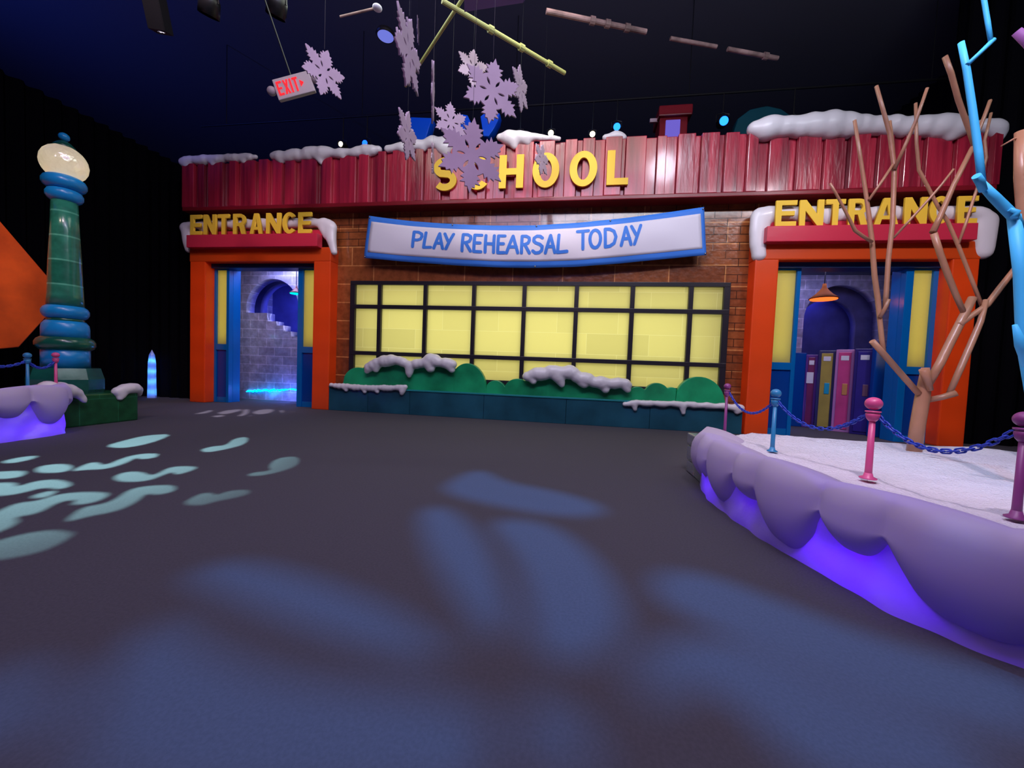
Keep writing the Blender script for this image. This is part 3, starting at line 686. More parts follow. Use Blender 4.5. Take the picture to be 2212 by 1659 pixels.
def patch(u0, u1, v0, v1, nu, nv, off, th=.006):
    bm = B(); g = [[bm.verts.new(ban(u0+(u1-u0)*i/nu, v0+(v1-v0)*j/nv, off)) for j in range(nv+1)] for i in range(nu+1)]
    for i in range(nu):
        for j in range(nv): bm.faces.new((g[i][j], g[i][j+1], g[i+1][j+1], g[i+1][j]))
    r = bmesh.ops.extrude_face_region(bm, geom=list(bm.faces)); bmesh.ops.translate(bm, verts=[v for v in r['geom'] if isinstance(v, bmesh.types.BMVert)], vec=(0, th, 0))
    return bm
mk('cloth', patch(0, 1, 0, 1, 90, 14, 0), M['banner_blue'], bn, smooth=True)
mk('white_field', patch(.014, .984, .13, .86, 90, 12, .004, .003), M['banner_white'], bn, smooth=True)
STK = {'P': [[(0, 0), (0, 1)], [(0, 1), (.3, 1), (.52, .9), (.56, .72), (.48, .54), (.26, .46), (0, .46)]],
 'L': [[(.06, 1), (0, .0), (.5, .04)]], 'A': [[(0, 0), (.3, 1), (.58, 0)], [(.1, .34), (.5, .34)]],
 'Y': [[(0, 1), (.28, .5)], [(.6, 1), (.16, 0)]],
 'R': [[(0, 0), (0, 1)], [(0, 1), (.3, 1), (.5, .9), (.53, .74), (.44, .58), (.24, .5), (0, .48)], [(.2, .5), (.56, 0)]],
 'E': [[(.5, 1), (0, 1), (0, 0), (.5, 0)], [(0, .52), (.42, .52)]], 'H': [[(0, 0), (0, 1)], [(.54, 0), (.54, 1)], [(0, .5), (.54, .5)]],
 'S': [[(.5, .86), (.38, .98), (.2, 1), (.05, .88), (.04, .7), (.16, .58), (.36, .5), (.5, .36), (.48, .14), (.34, .02), (.14, 0), (0, .12)]],
 'T': [[(0, 1), (.62, 1)], [(.31, 1), (.31, 0)]],
 'O': [[(.3+math.cos(a*PI/8)*.3, .5+math.sin(a*PI/8)*.5) for a in range(17)]],
 'D': [[(0, 0), (0, 1), (.24, .98), (.46, .84), (.56, .5), (.46, .16), (.24, .02), (0, 0)]]}
bm = B()
def ribbon(pts, hw, off):
    # round-ended stroke laid on the banner: pts in (u, v) metres-ish local coordinates
    P = [Vector(p) for p in pts]; dens = [P[0]]
    for a, b in zip(P, P[1:]):
        n = max(1, int((b-a).length/.06))
        for i in range(1, n+1): dens.append(a.lerp(b, i/n))
    k = 0
    for a, b in zip(dens, dens[1:]):
        d = (b-a).normalized(); nn = Vector((-d.y, d.x))
        q = [a+nn*hw, a-nn*hw, b-nn*hw, b+nn*hw]
        yield [(v.x, v.y) for v in q]
    for a in dens: yield [(a.x+math.cos(t*PI/5)*hw, a.y+math.sin(t*PI/5)*hw) for t in range(10)]
def find_u(px): return (px-790)/(1523-790)
LET = [('P', 893, 911), ('L', 917, 932), ('A', 939, 958), ('Y', 960, 979), ('R', 1000, 1018), ('E', 1025, 1040), ('H', 1049, 1067), ('E', 1076, 1090), ('A', 1095, 1119), ('R', 1127, 1144), ('S', 1151, 1171), ('A', 1178, 1198), ('L', 1204, 1224),
       ('T', 1246, 1270), ('O', 1273, 1296), ('D', 1306, 1329), ('A', 1340, 1361), ('Y', 1363, 1383)]
seq = 0; nl = 0
# letter top and bottom in v
for ch, xa, xb in LET:
    u0, u1 = find_u(xa), find_u(xb); gw = max(p[0] for s in STK[ch] for p in s)
    yc = (xa-890)/494
    v0, v1 = (.27, .635) if xa < 990 else ((.265+.02*(xa-998)/200, .66+.02*(xa-998)/200) if xa < 1240 else (.225, .625))
    nl += 1
    if nl in (5, 14): mk('lettering', bm, M['banner_blue'], bn); bm = B()
    for s in STK[ch]:
        loc = [(p[0]/gw*(u1-u0)*10.03, (p[1])*.5) for p in s]
        for poly in ribbon(loc, .047, 0):
            seq += 1
            vs = []
            for x, y in poly:
                U = u0+x/10.03; V = v1-(y/.5)*(v1-v0)
                vs.append(bm.verts.new(ban(U, V, .0105+(seq % 40)*.00004)))
            bm.faces.new(vs)
lt = mk('lettering', bm, M['banner_blue'], bn)
bm = B()
for u, v in ((.006, .04), (.994, .04), (.006, .97), (.994, .97), (.5, .03), (.5, .97), (.72, .03), (.25, .03)):
    ball(bm, ban(u, v, .012), .022, seg=8, rings=6)
mk('grommets', bm, M['steel'], bn, smooth=True)

# ---------------------------------------------------------------- lamp post on its plinth
LX, LY = -9.72, -3.95
def pxr(halfpx): return halfpx/165.
lp = thing('lamp_post', 'tall green and blue ice lamp post with a clear globe at left', 'lamp post', (LX, LY, 0))
def zat(py, px=185):
    # height of an image row on the post's axis
    d = ray(px, py); t = (Vector((LX, LY, 0))-CP).dot(Vector((FW.x, FW.y, 0)).normalized())/d.dot(Vector((FW.x, FW.y, 0)).normalized())
    return CP.z + d.z*t
def lpart(name, prof, m, seg=40, par=lp):
    bm = B(); lathe(bm, prof, LX, LY, seg); return mk(name, bm, M[m], par, smooth=(seg > 12))
zb = .63
bmp = B(); box(bmp, -10.45, -8.98, -4.66, -3.25, 0, .60, .03)
pl = mk('plinth', bmp, M['plinth'], lp)
r8 = pxr(84)
lpart('octagonal_base', [(r8*1.0, .60), (r8*1.03, .66), (r8*1.03, .86), (r8*.92, zat(796)), (0, zat(796))], 'greend', 8)
z = zat
lpart('lower_drum', [(pxr(54), z(797)), (pxr(54), z(757)), (pxr(50), z(756))], 'bluep')
lpart('green_ring', rim(pxr(67), z(760), z(729)), 'greend')
lpart('upper_drum', [(pxr(53), z(733)), (pxr(53), z(712)), (pxr(51), z(703)), (pxr(44), z(696)), (pxr(30), z(696))], 'bluep')
lpart('green_neck', [(pxr(42), z(698)), (pxr(42), z(690))], 'greend')
lpart('blue_ring', rim(pxr(53), z(693), z(661)), 'bluep')
lpart('shaft', [(pxr(42), z(663)), (pxr(40), z(640)), (pxr(36), z(560)), (pxr(32), z(500)), (pxr(29), z(438))], 'greenp')
lpart('lower_collar', rim(pxr(42), z(440), z(410)), 'bluep')
lpart('upper_collar', rim(pxr(50), z(414), z(384)), 'bluep')
gz0, gz1 = z(393, 175), z(318, 175); gr = pxr(54); gc = (gz0+gz1)/2; gh = (gz1-gz0)/2
bm = B(); bmesh.ops.create_icosphere(bm, subdivisions=3, radius=1, matrix=Matrix.Translation((LX, LY, gc)) @ Matrix.Diagonal((gr, gr, gh*1.05, 1)))
gl = mk('globe', bm, M['globe'], lp)
bm = B(); ball(bm, (LX, LY, gc-.05), .09, seg=12, rings=8); mk('bulb', bm, M['bulb_warm'], gl, smooth=True)
point('lamp_post_glow', (LX, LY, gc-.05), (1, .88, .72), 14, .1)
lpart('cap', [(pxr(27), z(324, 178)), (pxr(25), z(318, 178)), (pxr(16), z(311, 178)), (pxr(8), z(307, 178)), (0, z(306, 178))], 'greend')
bm = B(); ball(bm, (LX, LY, z(298, 178)), pxr(13)); mk('finial', bm, M['bluep'], lp, smooth=True)
def snow3(name, pts, lab, group=None, vox=.035, cat='snow', mt='snow', smooth=8):
    bm = B()
    for x, y, zz, r in pts: ball(bm, (x, y, zz), r, seg=14, rings=9)
    o = mk(name, bm, M[mt], smooth=True)
    md = o.modifiers.new('remesh', 'REMESH'); md.mode = 'VOXEL'; md.voxel_size = vox; md.use_smooth_shade = True
    ms = o.modifiers.new('smooth', 'SMOOTH'); ms.factor = .5; ms.iterations = smooth
    return tag(o, lab, cat, group)
snow3('snow_cap', [(-9.0, -3.62, .62, .10), (-9.0, -3.50, .66, .12), (-9.0, -3.38, .68, .12), (-9.03, -3.28, .67, .12), (-9.1, -3.18, .63, .11), (-9.15, -3.12, .55, .08), (-8.97, -3.55, .55, .08), (-8.96, -3.60, .48, .06)],
      'lumpy snow cap on the right corner of the lamp post plinth', 'snow on the lamp post plinth')
snow3('snow_cap', [(-8.75, -4.80, .74, .15), (-8.80, -4.62, .72, .15), (-8.85, -4.46, .69, .13), (-8.87, -4.34, .64, .10), (-8.86, -4.26, .54, .07), (-8.85, -4.24, .48, .05), (-8.8, -4.7, .6, .1)],
      'lumpy snow cap where the left ice platform meets the lamp post plinth', 'snow on the lamp post plinth')

# ---------------------------------------------------------------- ice platforms
def smoothstep(a, b, x):
    t = max(0, min(1, (x-a)/(b-a))); return t*t*(3-2*t)
def platform(name, front, back, ztop, lab, drops, bulge, lean=.05, seedv=0, ncol=300, topthk=.07, tops=((.08, .06), (.19, .06), (.31, .08), (.46, .10), (.63, .11), (.80, .10), (.95, .10))):
    """front: list of world (x, y) of the foot; the outward side is to the camera. drops: list of (s, width, len)"""
    t = thing(name, lab, 'platform', (front[0][0], front[0][1], 0))
    P = [Vector((x, y)) for x, y in front]
    cum = [0]
    for a, b in zip(P, P[1:]): cum.append(cum[-1]+(b-a).length)
    L = cum[-1]
    def at(s):
        d = s*L
        for i in range(len(P)-1):
            if d <= cum[i+1] or i == len(P)-2:
                f = (d-cum[i])/(cum[i+1]-cum[i]); a, b = P[i], P[i+1]
                p0 = P[max(i-1, 0)]; p3 = P[min(i+2, len(P)-1)]
                q = .5*((2*a) + (-p0+b)*f + (2*p0-5*a+4*b-p3)*f*f + (-p0+3*a-3*b+p3)*f**3)
                return q
    def nrm(s):
        a, b = at(max(0, s-.005)), at(min(1, s+.005)); d = (b-a).normalized(); return Vector((d.y, -d.x)) * PLS
    # PLS decides the outward side
    c = Vector((sum(p[0] for p in back)/len(back), sum(p[1] for p in back)/len(back)))
    PLS = 1
    if nrm(.5).dot(c-at(.5)) > 0: PLS = -1
    # ice wall (hollow sheet): foot to top edge
    bm = B(); nv = 14; g = []
    for i in range(ncol+1):
        s = i/ncol; o = at(s); n_ = nrm(s); col = []
        for j in range(nv+1):
            v = j/nv; zz = v*(ztop-.02)
            w_ = noise.noise(Vector((s*L*1.6, v*1.2, seedv)))*.05 + noise.noise(Vector((s*L*5, v*3, seedv+9)))*.032
            q = o + n_*(-lean*v + w_)
            col.append(bm.verts.new((q.x, q.y, zz)))
        g.append(col)
    for i in range(ncol):
        for j in range(nv): bm.faces.new((g[i][j], g[i+1][j], g[i+1][j+1], g[i][j+1]))
    mk('ice_wall', bm, M['ice'], t, smooth=True)
    # frosted drape lying over the edge
    bm = B(); g = []; nk = 26
    for i in range(ncol+1):
        s = i/ncol; o = at(s); n_ = nrm(s)
        L0 = .10; bl = 0
        for ds, dw, dl in drops:
            k = abs(s-ds)/dw
            if k < 1: q = (1-k**3)**1.2; L0 = max(L0, .10+(dl-.10)*q)
            kk = abs(s-ds)/(dw*1.15)
            if kk < 1: bl = max(bl, (1-kk*kk)**.6)
        tl = max([0]+[1-((s-a_)/b_)**2 for a_, b_ in tops if abs(s-a_) < b_])**.5
        bw = bulge*(.35+1.0*bl) + noise.noise(Vector((s*L*2.2, 3, seedv)))*.03
        thk = topthk*(.35+1.2*tl)
        col = []
        for j in range(nk+1):
            v = j/nk
            if v < .35:      # inner top, rising over the edge
                a = v/.35; off = -lean-(.16+.26*tl)*(1-a) - .02 + bw*a*a*.45; zz = ztop + (thk+.035)*math.sin(a*PI/2*1.0)**.7 - .03*(1-a)
            elif v < .5:
                a = (v-.35)/.15; off = -lean-.02 + bw*.45 + bw*.55*math.sin(a*PI/2); zz = ztop + thk+.005 - (thk+.10)*(1-math.cos(a*PI/2))
            else:
                a = (v-.5)/.5; off = -lean*(1-a*.6)-.02 + bw*(1-a**2.4) ; zz = ztop - .095 - (L0-.095+.02)*a
                if a > .94: off -= .03
            q = o + n_*off
            col.append(bm.verts.new((q.x, q.y, max(.012, zz))))
        g.append(col)
    for i in range(ncol):
        for j in range(nk): bm.faces.new((g[i][j], g[i+1][j], g[i+1][j+1], g[i][j+1]))
    o_ = mk('frost_drape', bm, M['frost'], t, smooth=True)
    # crushed-ice top
    bm = B(); ni = 120; nj = 60; g = []
    for i in range(ni+1):
        s = i/ni; o = at(s)-nrm(s)*(lean+.12)
        q1 = Vector(back[0]).lerp(Vector(back[1]), s) if len(back) == 2 else None
        col = []
        for j in range(nj+1):
            v = (j/nj)**1.2; q = o.lerp(q1, v)
            hh = noise.noise(Vector((q.x*1.3, q.y*1.3, seedv)))*.035 + noise.noise(Vector((q.x*9, q.y*9, 5)))*.012 + random.uniform(-.006, .006)
            if j == nj: hh -= .03
            col.append(bm.verts.new((q.x, q.y, ztop+hh)))
        g.append(col)
    for i in range(ni):
        for j in range(nj): bm.faces.new((g[i][j], g[i+1][j], g[i+1][j+1], g[i][j+1]))
    so = mk('snow_surface', bm, M['snow_g'], t, smooth=True)
    return t, at, nrm
RPF = [(2.02, -4.25), (1.72, -4.85), (1.62, -5.35), (1.62, -5.80), (1.72, -6.45), (1.85, -7.05), (2.05, -7.50), (2.35, -7.85), (2.9, -8.15), (3.6, -8.3)]
pr, atR, nR = platform('ice_platform', RPF, [(2.75, -3.85), (8.5, -8.3)], .57,
   'long curved ice platform with frosted drips and crushed snow on top at right', [(.06, .045, .36), (.14, .055, .44), (.22, .04, .36), (.31, .055, .48), (.40, .035, .28), (.485, .065, .52), (.59, .04, .30), (.70, .075, .50), (.785, .03, .30), (.88, .085, .54)], .13, .05, 3)
bm = B(); A_, B_, C_ = Vector((2.70, -3.90)), Vector((8.5, -8.35)), Vector((8.5, -4.3)); g = []
for i in range(61):
    row = []
    for j in range(61):
        q = (A_.lerp(B_, i/60)).lerp(A_.lerp(C_, i/60), j/60) - Vector((.03, .03))*(1-j/60)
        hh = noise.noise(Vector((q.x*1.3, q.y*1.3, 3)))*.035 + noise.noise(Vector((q.x*9, q.y*9, 5)))*.012 + random.uniform(-.006, .006)
        row.append(bm.verts.new((q.x, q.y, .57+hh)))
    g.append(row)
for i in range(60):
    for j in range(60): bm.faces.new((g[i][j], g[i+1][j], g[i+1][j+1], g[i][j+1]))
mk('snow_surface', bm, M['snow_g'], pr, smooth=True)
bm = B()
W_ = [(2.60, -3.95), (8.45, -4.35), (8.45, -8.3), (3.55, -8.28)]
for (a, b), (c, d) in zip(W_, W_[1:]):
    v = [bm.verts.new(p) for p in ((a, b, 0), (c, d, 0), (c, d, .56), (a, b, .56))]; bm.faces.new(v)
mk('back_wall', bm, M['ice'], pr)
# clear blocks at the near-left end
bm = B()
for k, (a, b) in enumerate(((0, .17), (.175, .38), (.385, .56))):
    box(bm, 1.74, 2.06, -5.0, -4.18+.02*k, a+.005, b, .02)
mk('clear_end_block', bm, M['clear'], pr)
# violet led strips inside
for s0, s1, zz, e in ((.20, .26, .15, 4), (.37, .41, .18, 1.6), (.53, .64, .13, 7.5), (.80, .95, .2, 1.6), (.08, .14, .3, 2.2)):
    n_ = max(3, int((s1-s0)*40))
    for k in range(n_):
        s = s0+(s1-s0)*k/(n_-1); q = atR(s)-nR(s)*.20
        point('platform_led_glow', (q.x, q.y, zz), (.15, .012, 1), e/n_, .03)
LPF = [(-8.55, -9.3), (-8.42, -8.0), (-8.34, -6.8), (-8.28, -5.9), (-8.30, -5.2), (-8.50, -4.72), (-9.0, -4.62)]
plf, atL, nL = platform('ice_platform', LPF, [(-13.5, -9.3), (-13.2, -4.7)], .70,
   'low ice platform glowing violet with frosted snow edge beside the lamp post at left', [(.30, .1, .4), (.52, .07, .40), (.66, .03, .44), (.735, .045, .34), (.84, .05, .50), (.95, .06, .3)], .12, .04, 11, 180)
for k in range(12):
    s = .45+.5*k/11; q = atL(s)-nL(s)*.22
    point('platform_led_glow', (q.x, q.y, .14), (.13, .02, 1), 1.7, .04)

# glowing thin obelisk
ob = onZ(322, 860); ob.x, ob.y = -13.25, ob.y+.1
bm = B(); tp = onY(321, 762, ob.y)
hh = 1.4; h2 = 1.55
lathe(bm, [(.115, 0), (.105, .5), (.10, 1.1), (.07, 1.38), (0, 1.55)], ob.x, ob.y, 6)
o = mk('ice_obelisk', bm, M['ice']); tag(o, 'thin pointed ice spire glowing light blue before the black drape', 'ice spire')
for k in range(4): point('obelisk_glow', (ob.x, ob.y, .2+.33*k), (.05, .45, 1), 2.2, .03)

# orange ice panel behind the left platform
pts = [onX(0, 485, -11.2), onX(134, 640, -11.2), onX(36, 748, -11.2)]
p0, p1, p2 = [Vector((p.y, p.z)) for p in pts]
q = p0+(p0-p1)*.5; lpz = [(q.x, q.y), (p1.x, p1.y), (p2.x, p2.y), (p2.x-1.2, p2.y-1.2*.2), (q.x-2.4, q.y-1.8)]
bm = fill2d([lpz], .25, .02, Matrix(((0, 0, 1, -11.3), (1, 0, 0, 0), (0, 1, 0, 0), (0, 0, 0, 1))))
bmp2 = mk('roof_panel', bm, mat('orange_panel_ice', (.85, .10, .01), .4, .4, bump=.2, bscale=2, vary=.3, vscale=1.2))
tag(bmp2, 'large tilted orange ice gable panel at the left edge behind the lamp post', 'panel')
bm = B(); box(bm, -11.6, -11.25, -5.3, -4.5, .55, 2.2, .03)
tag(mk('support_block', bm, M['bluep']), 'blue ice block holding up the orange panel at the left edge', 'block')
spot('panel_spot', (-8.5, -7.5, 6.5), (-11.2, -4.3, 2.8), (1, .75, .6), 300, 45, .7, .1)

# ---------------------------------------------------------------- rope posts and chains
def rope_post(x, y, z0, h, m, lab, tilt=0., sc=1.0, group=None):
    t = thing('rope_post', lab, 'post', (x, y, z0), group)
    k = h/.68
    bm = B(); lathe(bm, [(.020*sc, .0), (.019*sc, h*.15), (.016*sc, h*.8)], 0, 0, 18); a = mk('pole', bm, m, t, True)
    bm = B(); lathe(bm, [(.045*sc, 0), (.045*sc, .008), (.026*sc, .02), (.02*sc, .05)], 0, 0, 24); b = mk('base_flange', bm, m, t, True)
    bm = B(); lathe(bm, [(.018*sc, h*.76), (.030*sc, h*.79), (.036*sc, h*.83), (.036*sc, h*.86), (.028*sc, h*.87), (.040*sc, h*.88), (.040*sc, h*.895), (.02*sc, h*.90)], 0, 0, 24); c = mk('collar', bm, m, t, True)
    bm = B(); ball(bm, (0, 0, h*.90+.045*sc), .045*sc, seg=24, rings=14, sz=.92); d = mk('finial', bm, m, t, True)
    for o in (a, b, c, d): o.matrix_parent_inverse = Matrix()
    t.rotation_euler = (0, tilt, 0)
    return Vector((x, y, z0+h*.84))
G1 = 'rope posts around the right ice platform'
def hgt(px, yt, base): 
    d = ray(px, yt); f = Vector((FW.x, FW.y, 0)); t = (base-CP).dot(f)/d.dot(f); return CP.z+d.z*t-base.z
posts = []
for (bx, by, tx, ty, mt, lab, sc) in ((1565, 938, 1568, 829, 'purple', 'small magenta rope post, farthest, at the back corner of the right platform', 1.0),
        (1668, 973, 1679, 845, 'post_blue', 'teal blue rope post on the right platform', 1.15),
        (1875, 1031, 1888, 868, 'pink', 'bright pink rope post on the right platform, before the brown tree', 1.3),
        (2195, 1116, 2203, 898, 'purple', 'dark purple rope post at the right edge, nearest the camera', 1.15)):
    b = onZ(bx, by, .60); h = hgt(tx, ty, b)
    posts.append(rope_post(b.x, b.y, .59, h, M[mt], lab, .0, sc, G1))
lposts = []
for (bx, by, tx, ty, mt, lab) in ((60, 832, 60, 765, 'post_blue', 'grey blue rope post on the left platform'), (121, 832, 121, 764, 'pink', 'pink rope post on the left platform beside the lamp post')):
    b = onX(bx, by+14, -8.72); b.z = .72; h = hgt(tx, ty, b)
    lposts.append(rope_post(b.x, b.y, .71, h, M[mt], lab, 0, 1.1, 'rope posts on the left ice platform'))
def chain(a, b, sag, lab, lk=.048, wr=.0065, group=None):
    bm = B(); n = 60; P = []
    for i in range(n+1):
        f = i/n; p = a.lerp(b, f); p.z -= sag*4*f*(1-f); P.append(p)
    # walk at link spacing
    pos = [P[0]]; acc = 0
    for p, q in zip(P, P[1:]):
        acc += (q-p).length
        if acc >= lk*.72: pos.append(q.copy()); acc = 0
    for i in range(len(pos)-1):
        p, q = pos[i], pos[i+1]; d = (q-p).normalized(); c = (p+q)/2
        side = d.cross(Vector((0, 0, 1))).normalized(); up = side.cross(d)
        nn = side if i % 2 else up
        L_ = lk*.5+wr; W_ = lk*.30
        pts = []
        for k in range(14):
            an = 2*PI*k/14; ca, sa = math.cos(an), math.sin(an)
            pts.append(c + d*(ca*W_ + (L_-W_)*(1 if ca > 0.01 else (-1 if ca < -.01 else 0))) + nn*sa*W_)
        rings = []
        for k in range(14):
            t_ = (pts[(k+1) % 14]-pts[k-1]).normalized(); bi = d.cross(nn).normalized(); n2 = t_.cross(bi)
            rings.append([bm.verts.new(pts[k]+bi*math.cos(m_*PI/3)*wr+n2*math.sin(m_*PI/3)*wr) for m_ in range(6)])
        for k in range(14):
            A_, B_ = rings[k], rings[(k+1) % 14]
            for m_ in range(6): bm.faces.new((A_[m_], A_[(m_+1) % 6], B_[(m_+1) % 6], B_[m_]))
    tag(mk('chain', bm, M['chain'], smooth=True), lab, 'chain', group)
GC = 'blue chains between the rope posts'
chain(posts[0]+Vector((.02, -.03, 0)), posts[1]+Vector((0, .03, 0)), .20, 'blue chain between the magenta and the teal blue rope posts', .04, .0055, GC)
chain(posts[1]+Vector((.01, -.04, 0)), posts[2]+Vector((-.01, .05, 0)), .20, 'blue chain between the teal blue and the pink rope posts', .046, .006, GC)
chain(posts[2]+Vector((.04, 0, 0)), posts[3]+Vector((-.03, .03, 0)), .20, 'blue chain between the pink and the dark purple rope posts', .05, .0065, GC)
chain(lposts[0], lposts[1], .13, 'blue chain between the two posts on the left platform', .05, .009, GC)
e = onX(-70, 850, -8.72); chain(Vector((e.x, e.y, lposts[0].z)), lposts[0], .10, 'blue chain leaving the frame from the grey blue left post', .05, .009, GC)

# ---------------------------------------------------------------- trees
def branch(bm, pts, Y, dy=0.0, seg=10, rr=1.0):
    """pts: (px, py, rpx); Y drifts by dy along the branch so the crown has depth"""
    P, R_ = [], []
    for i, (x, y, r) in enumerate(pts):
        f = i/max(1, len(pts)-1); yy = Y+dy*f; p = onY(x, y, yy)
        s = (onY(x, y-4, yy)-p).length/4; P.append(p); R_.append(r*s*rr/(1+((x-1106)/FPX)**2)**.42)
    tube(bm, P, R_, seg)
t = thing('bare_tree', 'bare brown tree with cut branches standing in the snow before the right porch', 'tree', tuple(onZ(1973, 975, .55)))
TY = onZ(1973, 975, .55).y
def tb(name, lst):
    bm = B()
    for pts, dy in lst:
        y0 = TY
        branch(bm, pts, TY + (pts[0][3] if len(pts[0]) > 3 else 0), dy)
    return mk(name, bm, M['bark'], t, smooth=True)
def q3(l): return [p[:3] for p in l]
def tbr(name, pts, d0, dy, seg=12):
    bm = B(); branch(bm, pts, TY+d0, dy, seg); o = mk(name, bm, M['bark'], t, smooth=False)
    for p in o.data.polygons: p.use_smooth = len(p.vertices) == 4
tbr('trunk', [(1973, 985, 17), (1982, 920, 17), (1992, 862, 17), (1998, 825, 15), (1999, 794, 9)], 0, 0, 18)
tbr('branch', [(1984, 850, 8), (1950, 812, 8), (1912, 768, 8), (1884, 737, 7.5)], -.02, -.12)
tbr('branch', [(1910, 764, 5), (1905, 735, 6), (1900, 686, 6), (1896, 644, 6.5), (1889, 595, 6.5), (1884, 525, 6), (1877, 465, 5.5), (1872, 428, 5), (1859, 343, 4.6), (1846, 260, 4.2)], -.10, .18)
tbr('branch', [(1884, 523, 4.5), (1862, 509, 4.5), (1847, 498, 4.5), (1828, 460, 3.6), (1807, 420, 3.2), (1793, 396, 3)], -.05, -.1)
tbr('branch', [(1900, 686, 5), (1912, 666, 5), (1921, 646, 4.5)], -.08, -.05)
tbr('branch', [(1911, 670, 5), (1914, 640, 6), (1919, 560, 6), (1928, 482, 6), (1930, 428, 6), (1932, 362, 6), (1922, 289, 5.4), (1907, 235, 5), (1893, 186, 4.6)], -.08, .2)
tbr('branch', [(1932, 366, 5), (1955, 315, 4.6), (1978, 262, 4.6), (2003, 190, 4.2)], .02, -.15)
tbr('branch', [(1932, 360, 4.5), (1928, 310, 4.2), (1922, 262, 4)], .04, .12)
tbr('branch', [(1877, 432, 3.5), (1903, 395, 3.8), (1929, 356, 3.8)], 0, .04)
tbr('branch', [(1930, 514, 3), (1968, 473, 3.4), (2010, 427, 3.6), (2035, 398, 3.4), (2060, 365, 3)], 0, -.15)
tbr('branch', [(2000, 838, 10), (2030, 786, 11), (2055, 735, 11), (2076, 694, 11), (2101, 643, 10.5)], 0, .1, 14)
tbr('branch', [(2072, 702, 8), (2100, 681, 8), (2132, 659, 8.5), (2160, 622, 8.5), (2190, 584, 8), (2222, 540, 7.5)], .05, .15)
tbr('branch', [(2084, 680, 7), (2066, 640, 7.5), (2048, 595, 8), (2031, 548, 8), (2017, 504, 8.5)], .08, -.05)
tbr('branch', [(2015, 502, 8.5), (2030, 470, 7.5), (2060, 400, 6.8), (2101, 318, 6.3)], .03, .05)
tbr('branch', [(2106, 322, 5.5), (2095, 285, 6.5), (2070, 215, 7), (2055, 160, 7), (2041, 122, 6.8)], .08, -.05)
tbr('branch', [(2101, 322, 5), (2113, 285, 5.2), (2127, 250, 5.2), (2139, 217, 5)], .08, .12)
tbr('branch', [(2122, 664, 5), (2101, 609, 5), (2069, 528, 5), (2048, 480, 4.8), (2026, 446, 4.6), (2005, 405, 4.4), (1985, 367, 4.4), (1980, 310, 4.2), (1978, 223, 4)], .12, .15)
tbr('branch', [(2070, 528, 3.5), (2088, 478, 4), (2104, 427, 4), (2120, 380, 4), (2131, 341, 3.8), (2127, 304, 4), (2141, 244, 3.6)], .15, .1)
tbr('branch', [(2005, 864, 8), (2035, 858, 8.5), (2066, 849, 9.5)], 0, -.1)
tbr('branch', [(2050, 851, 7), (2075, 795, 8.5), (2101, 735, 8.5), (2118, 695, 8), (2130, 648, 7)], -.05, .15)
tbr('branch', [(2010, 843, 7), (2001, 815, 11), (1994, 798, 10)], -.08, -.04)

t2 = thing('bare_tree', 'light blue painted tree with angular branches at the right edge', 'tree', (4.3, -6.3, .56))
def bbr(name, pts, d0, dy, seg=14):
    bm = B(); branch(bm, pts, -6.35+d0, dy, seg); o = mk(name, bm, M['bluebark'], t2)
    for p in o.data.polygons: p.use_smooth = len(p.vertices) == 4
bbr('trunk', [(2262, 1120, 30), (2262, 960, 26), (2240, 860, 24), (2222, 770, 22), (2211, 690, 19), (2206, 590, 18), (2190, 466, 16)], 0, 0, 18)
bbr('branch', [(2206, 500, 14), (2188, 466, 15), (2150, 428, 14), (2119, 396, 11)], 0, -.02)
bbr('branch', [(2124, 412, 10), (2117, 392, 11.5), (2109, 380, 11)], -.04, -.05)
bbr('branch', [(2122, 405, 10), (2114, 330, 10), (2100, 230, 9.5), (2088, 150, 9), (2076, 92, 8)], 0, .05)
bbr('branch', [(2089, 140, 6), (2116, 115, 6.2), (2146, 86, 7)], .02, .03)
bbr('branch', [(2141, 92, 6), (2134, 50, 6.5), (2124, -10, 6.5), (2115, -60, 6.5)], .05, .03)
bbr('branch', [(2190, 470, 9), (2196, 458, 10), (2180, 452, 6)], -.04, 0)
bbr('branch', [(2222, 790, 14), (2206, 745, 15), (2192, 702, 6)], -.08, -.05)
t3 = thing('bare_tree', 'brown branches of another bare tree entering at the right edge', 'tree', (5.2, -5.2, .56))
bm = B(); xx = onY(2216, 480, -5.2).x; tube(bm, [(xx+.45, -5.2, .5), (xx+.32, -5.2, 1.6), onY(2216, 480, -5.2), onY(2207, 380, -5.2), onY(2205, 284, -5.2)], [.10, .085, .06, .055, .045], 12); mk('trunk', bm, M['bark'], t3, smooth=True)
bm = B(); tube(bm, [onY(2206, 297, -5.2), onY(2190, 300, -5.2), onY(2162, 316, -5.15)], [.015, .01, .006], 8); mk('branch', bm, M['bark'], t3, smooth=True)
xx = onY(2330, 260, -5.6); bm = B(); tube(bm, [(xx.x+.35, -5.6, .5), (xx.x+.2, -5.6, 2.6), xx, onY(2262, 130, -5.6), onY(2225, 92, -5.6), onY(2196, 68, -5.6)], [.10, .08, .06, .05, .045, .035], 10)
tag(mk('bare_tree', bm, M['purplebark'], smooth=True), 'purple painted tree, only a branch tip showing at the top right', 'tree')

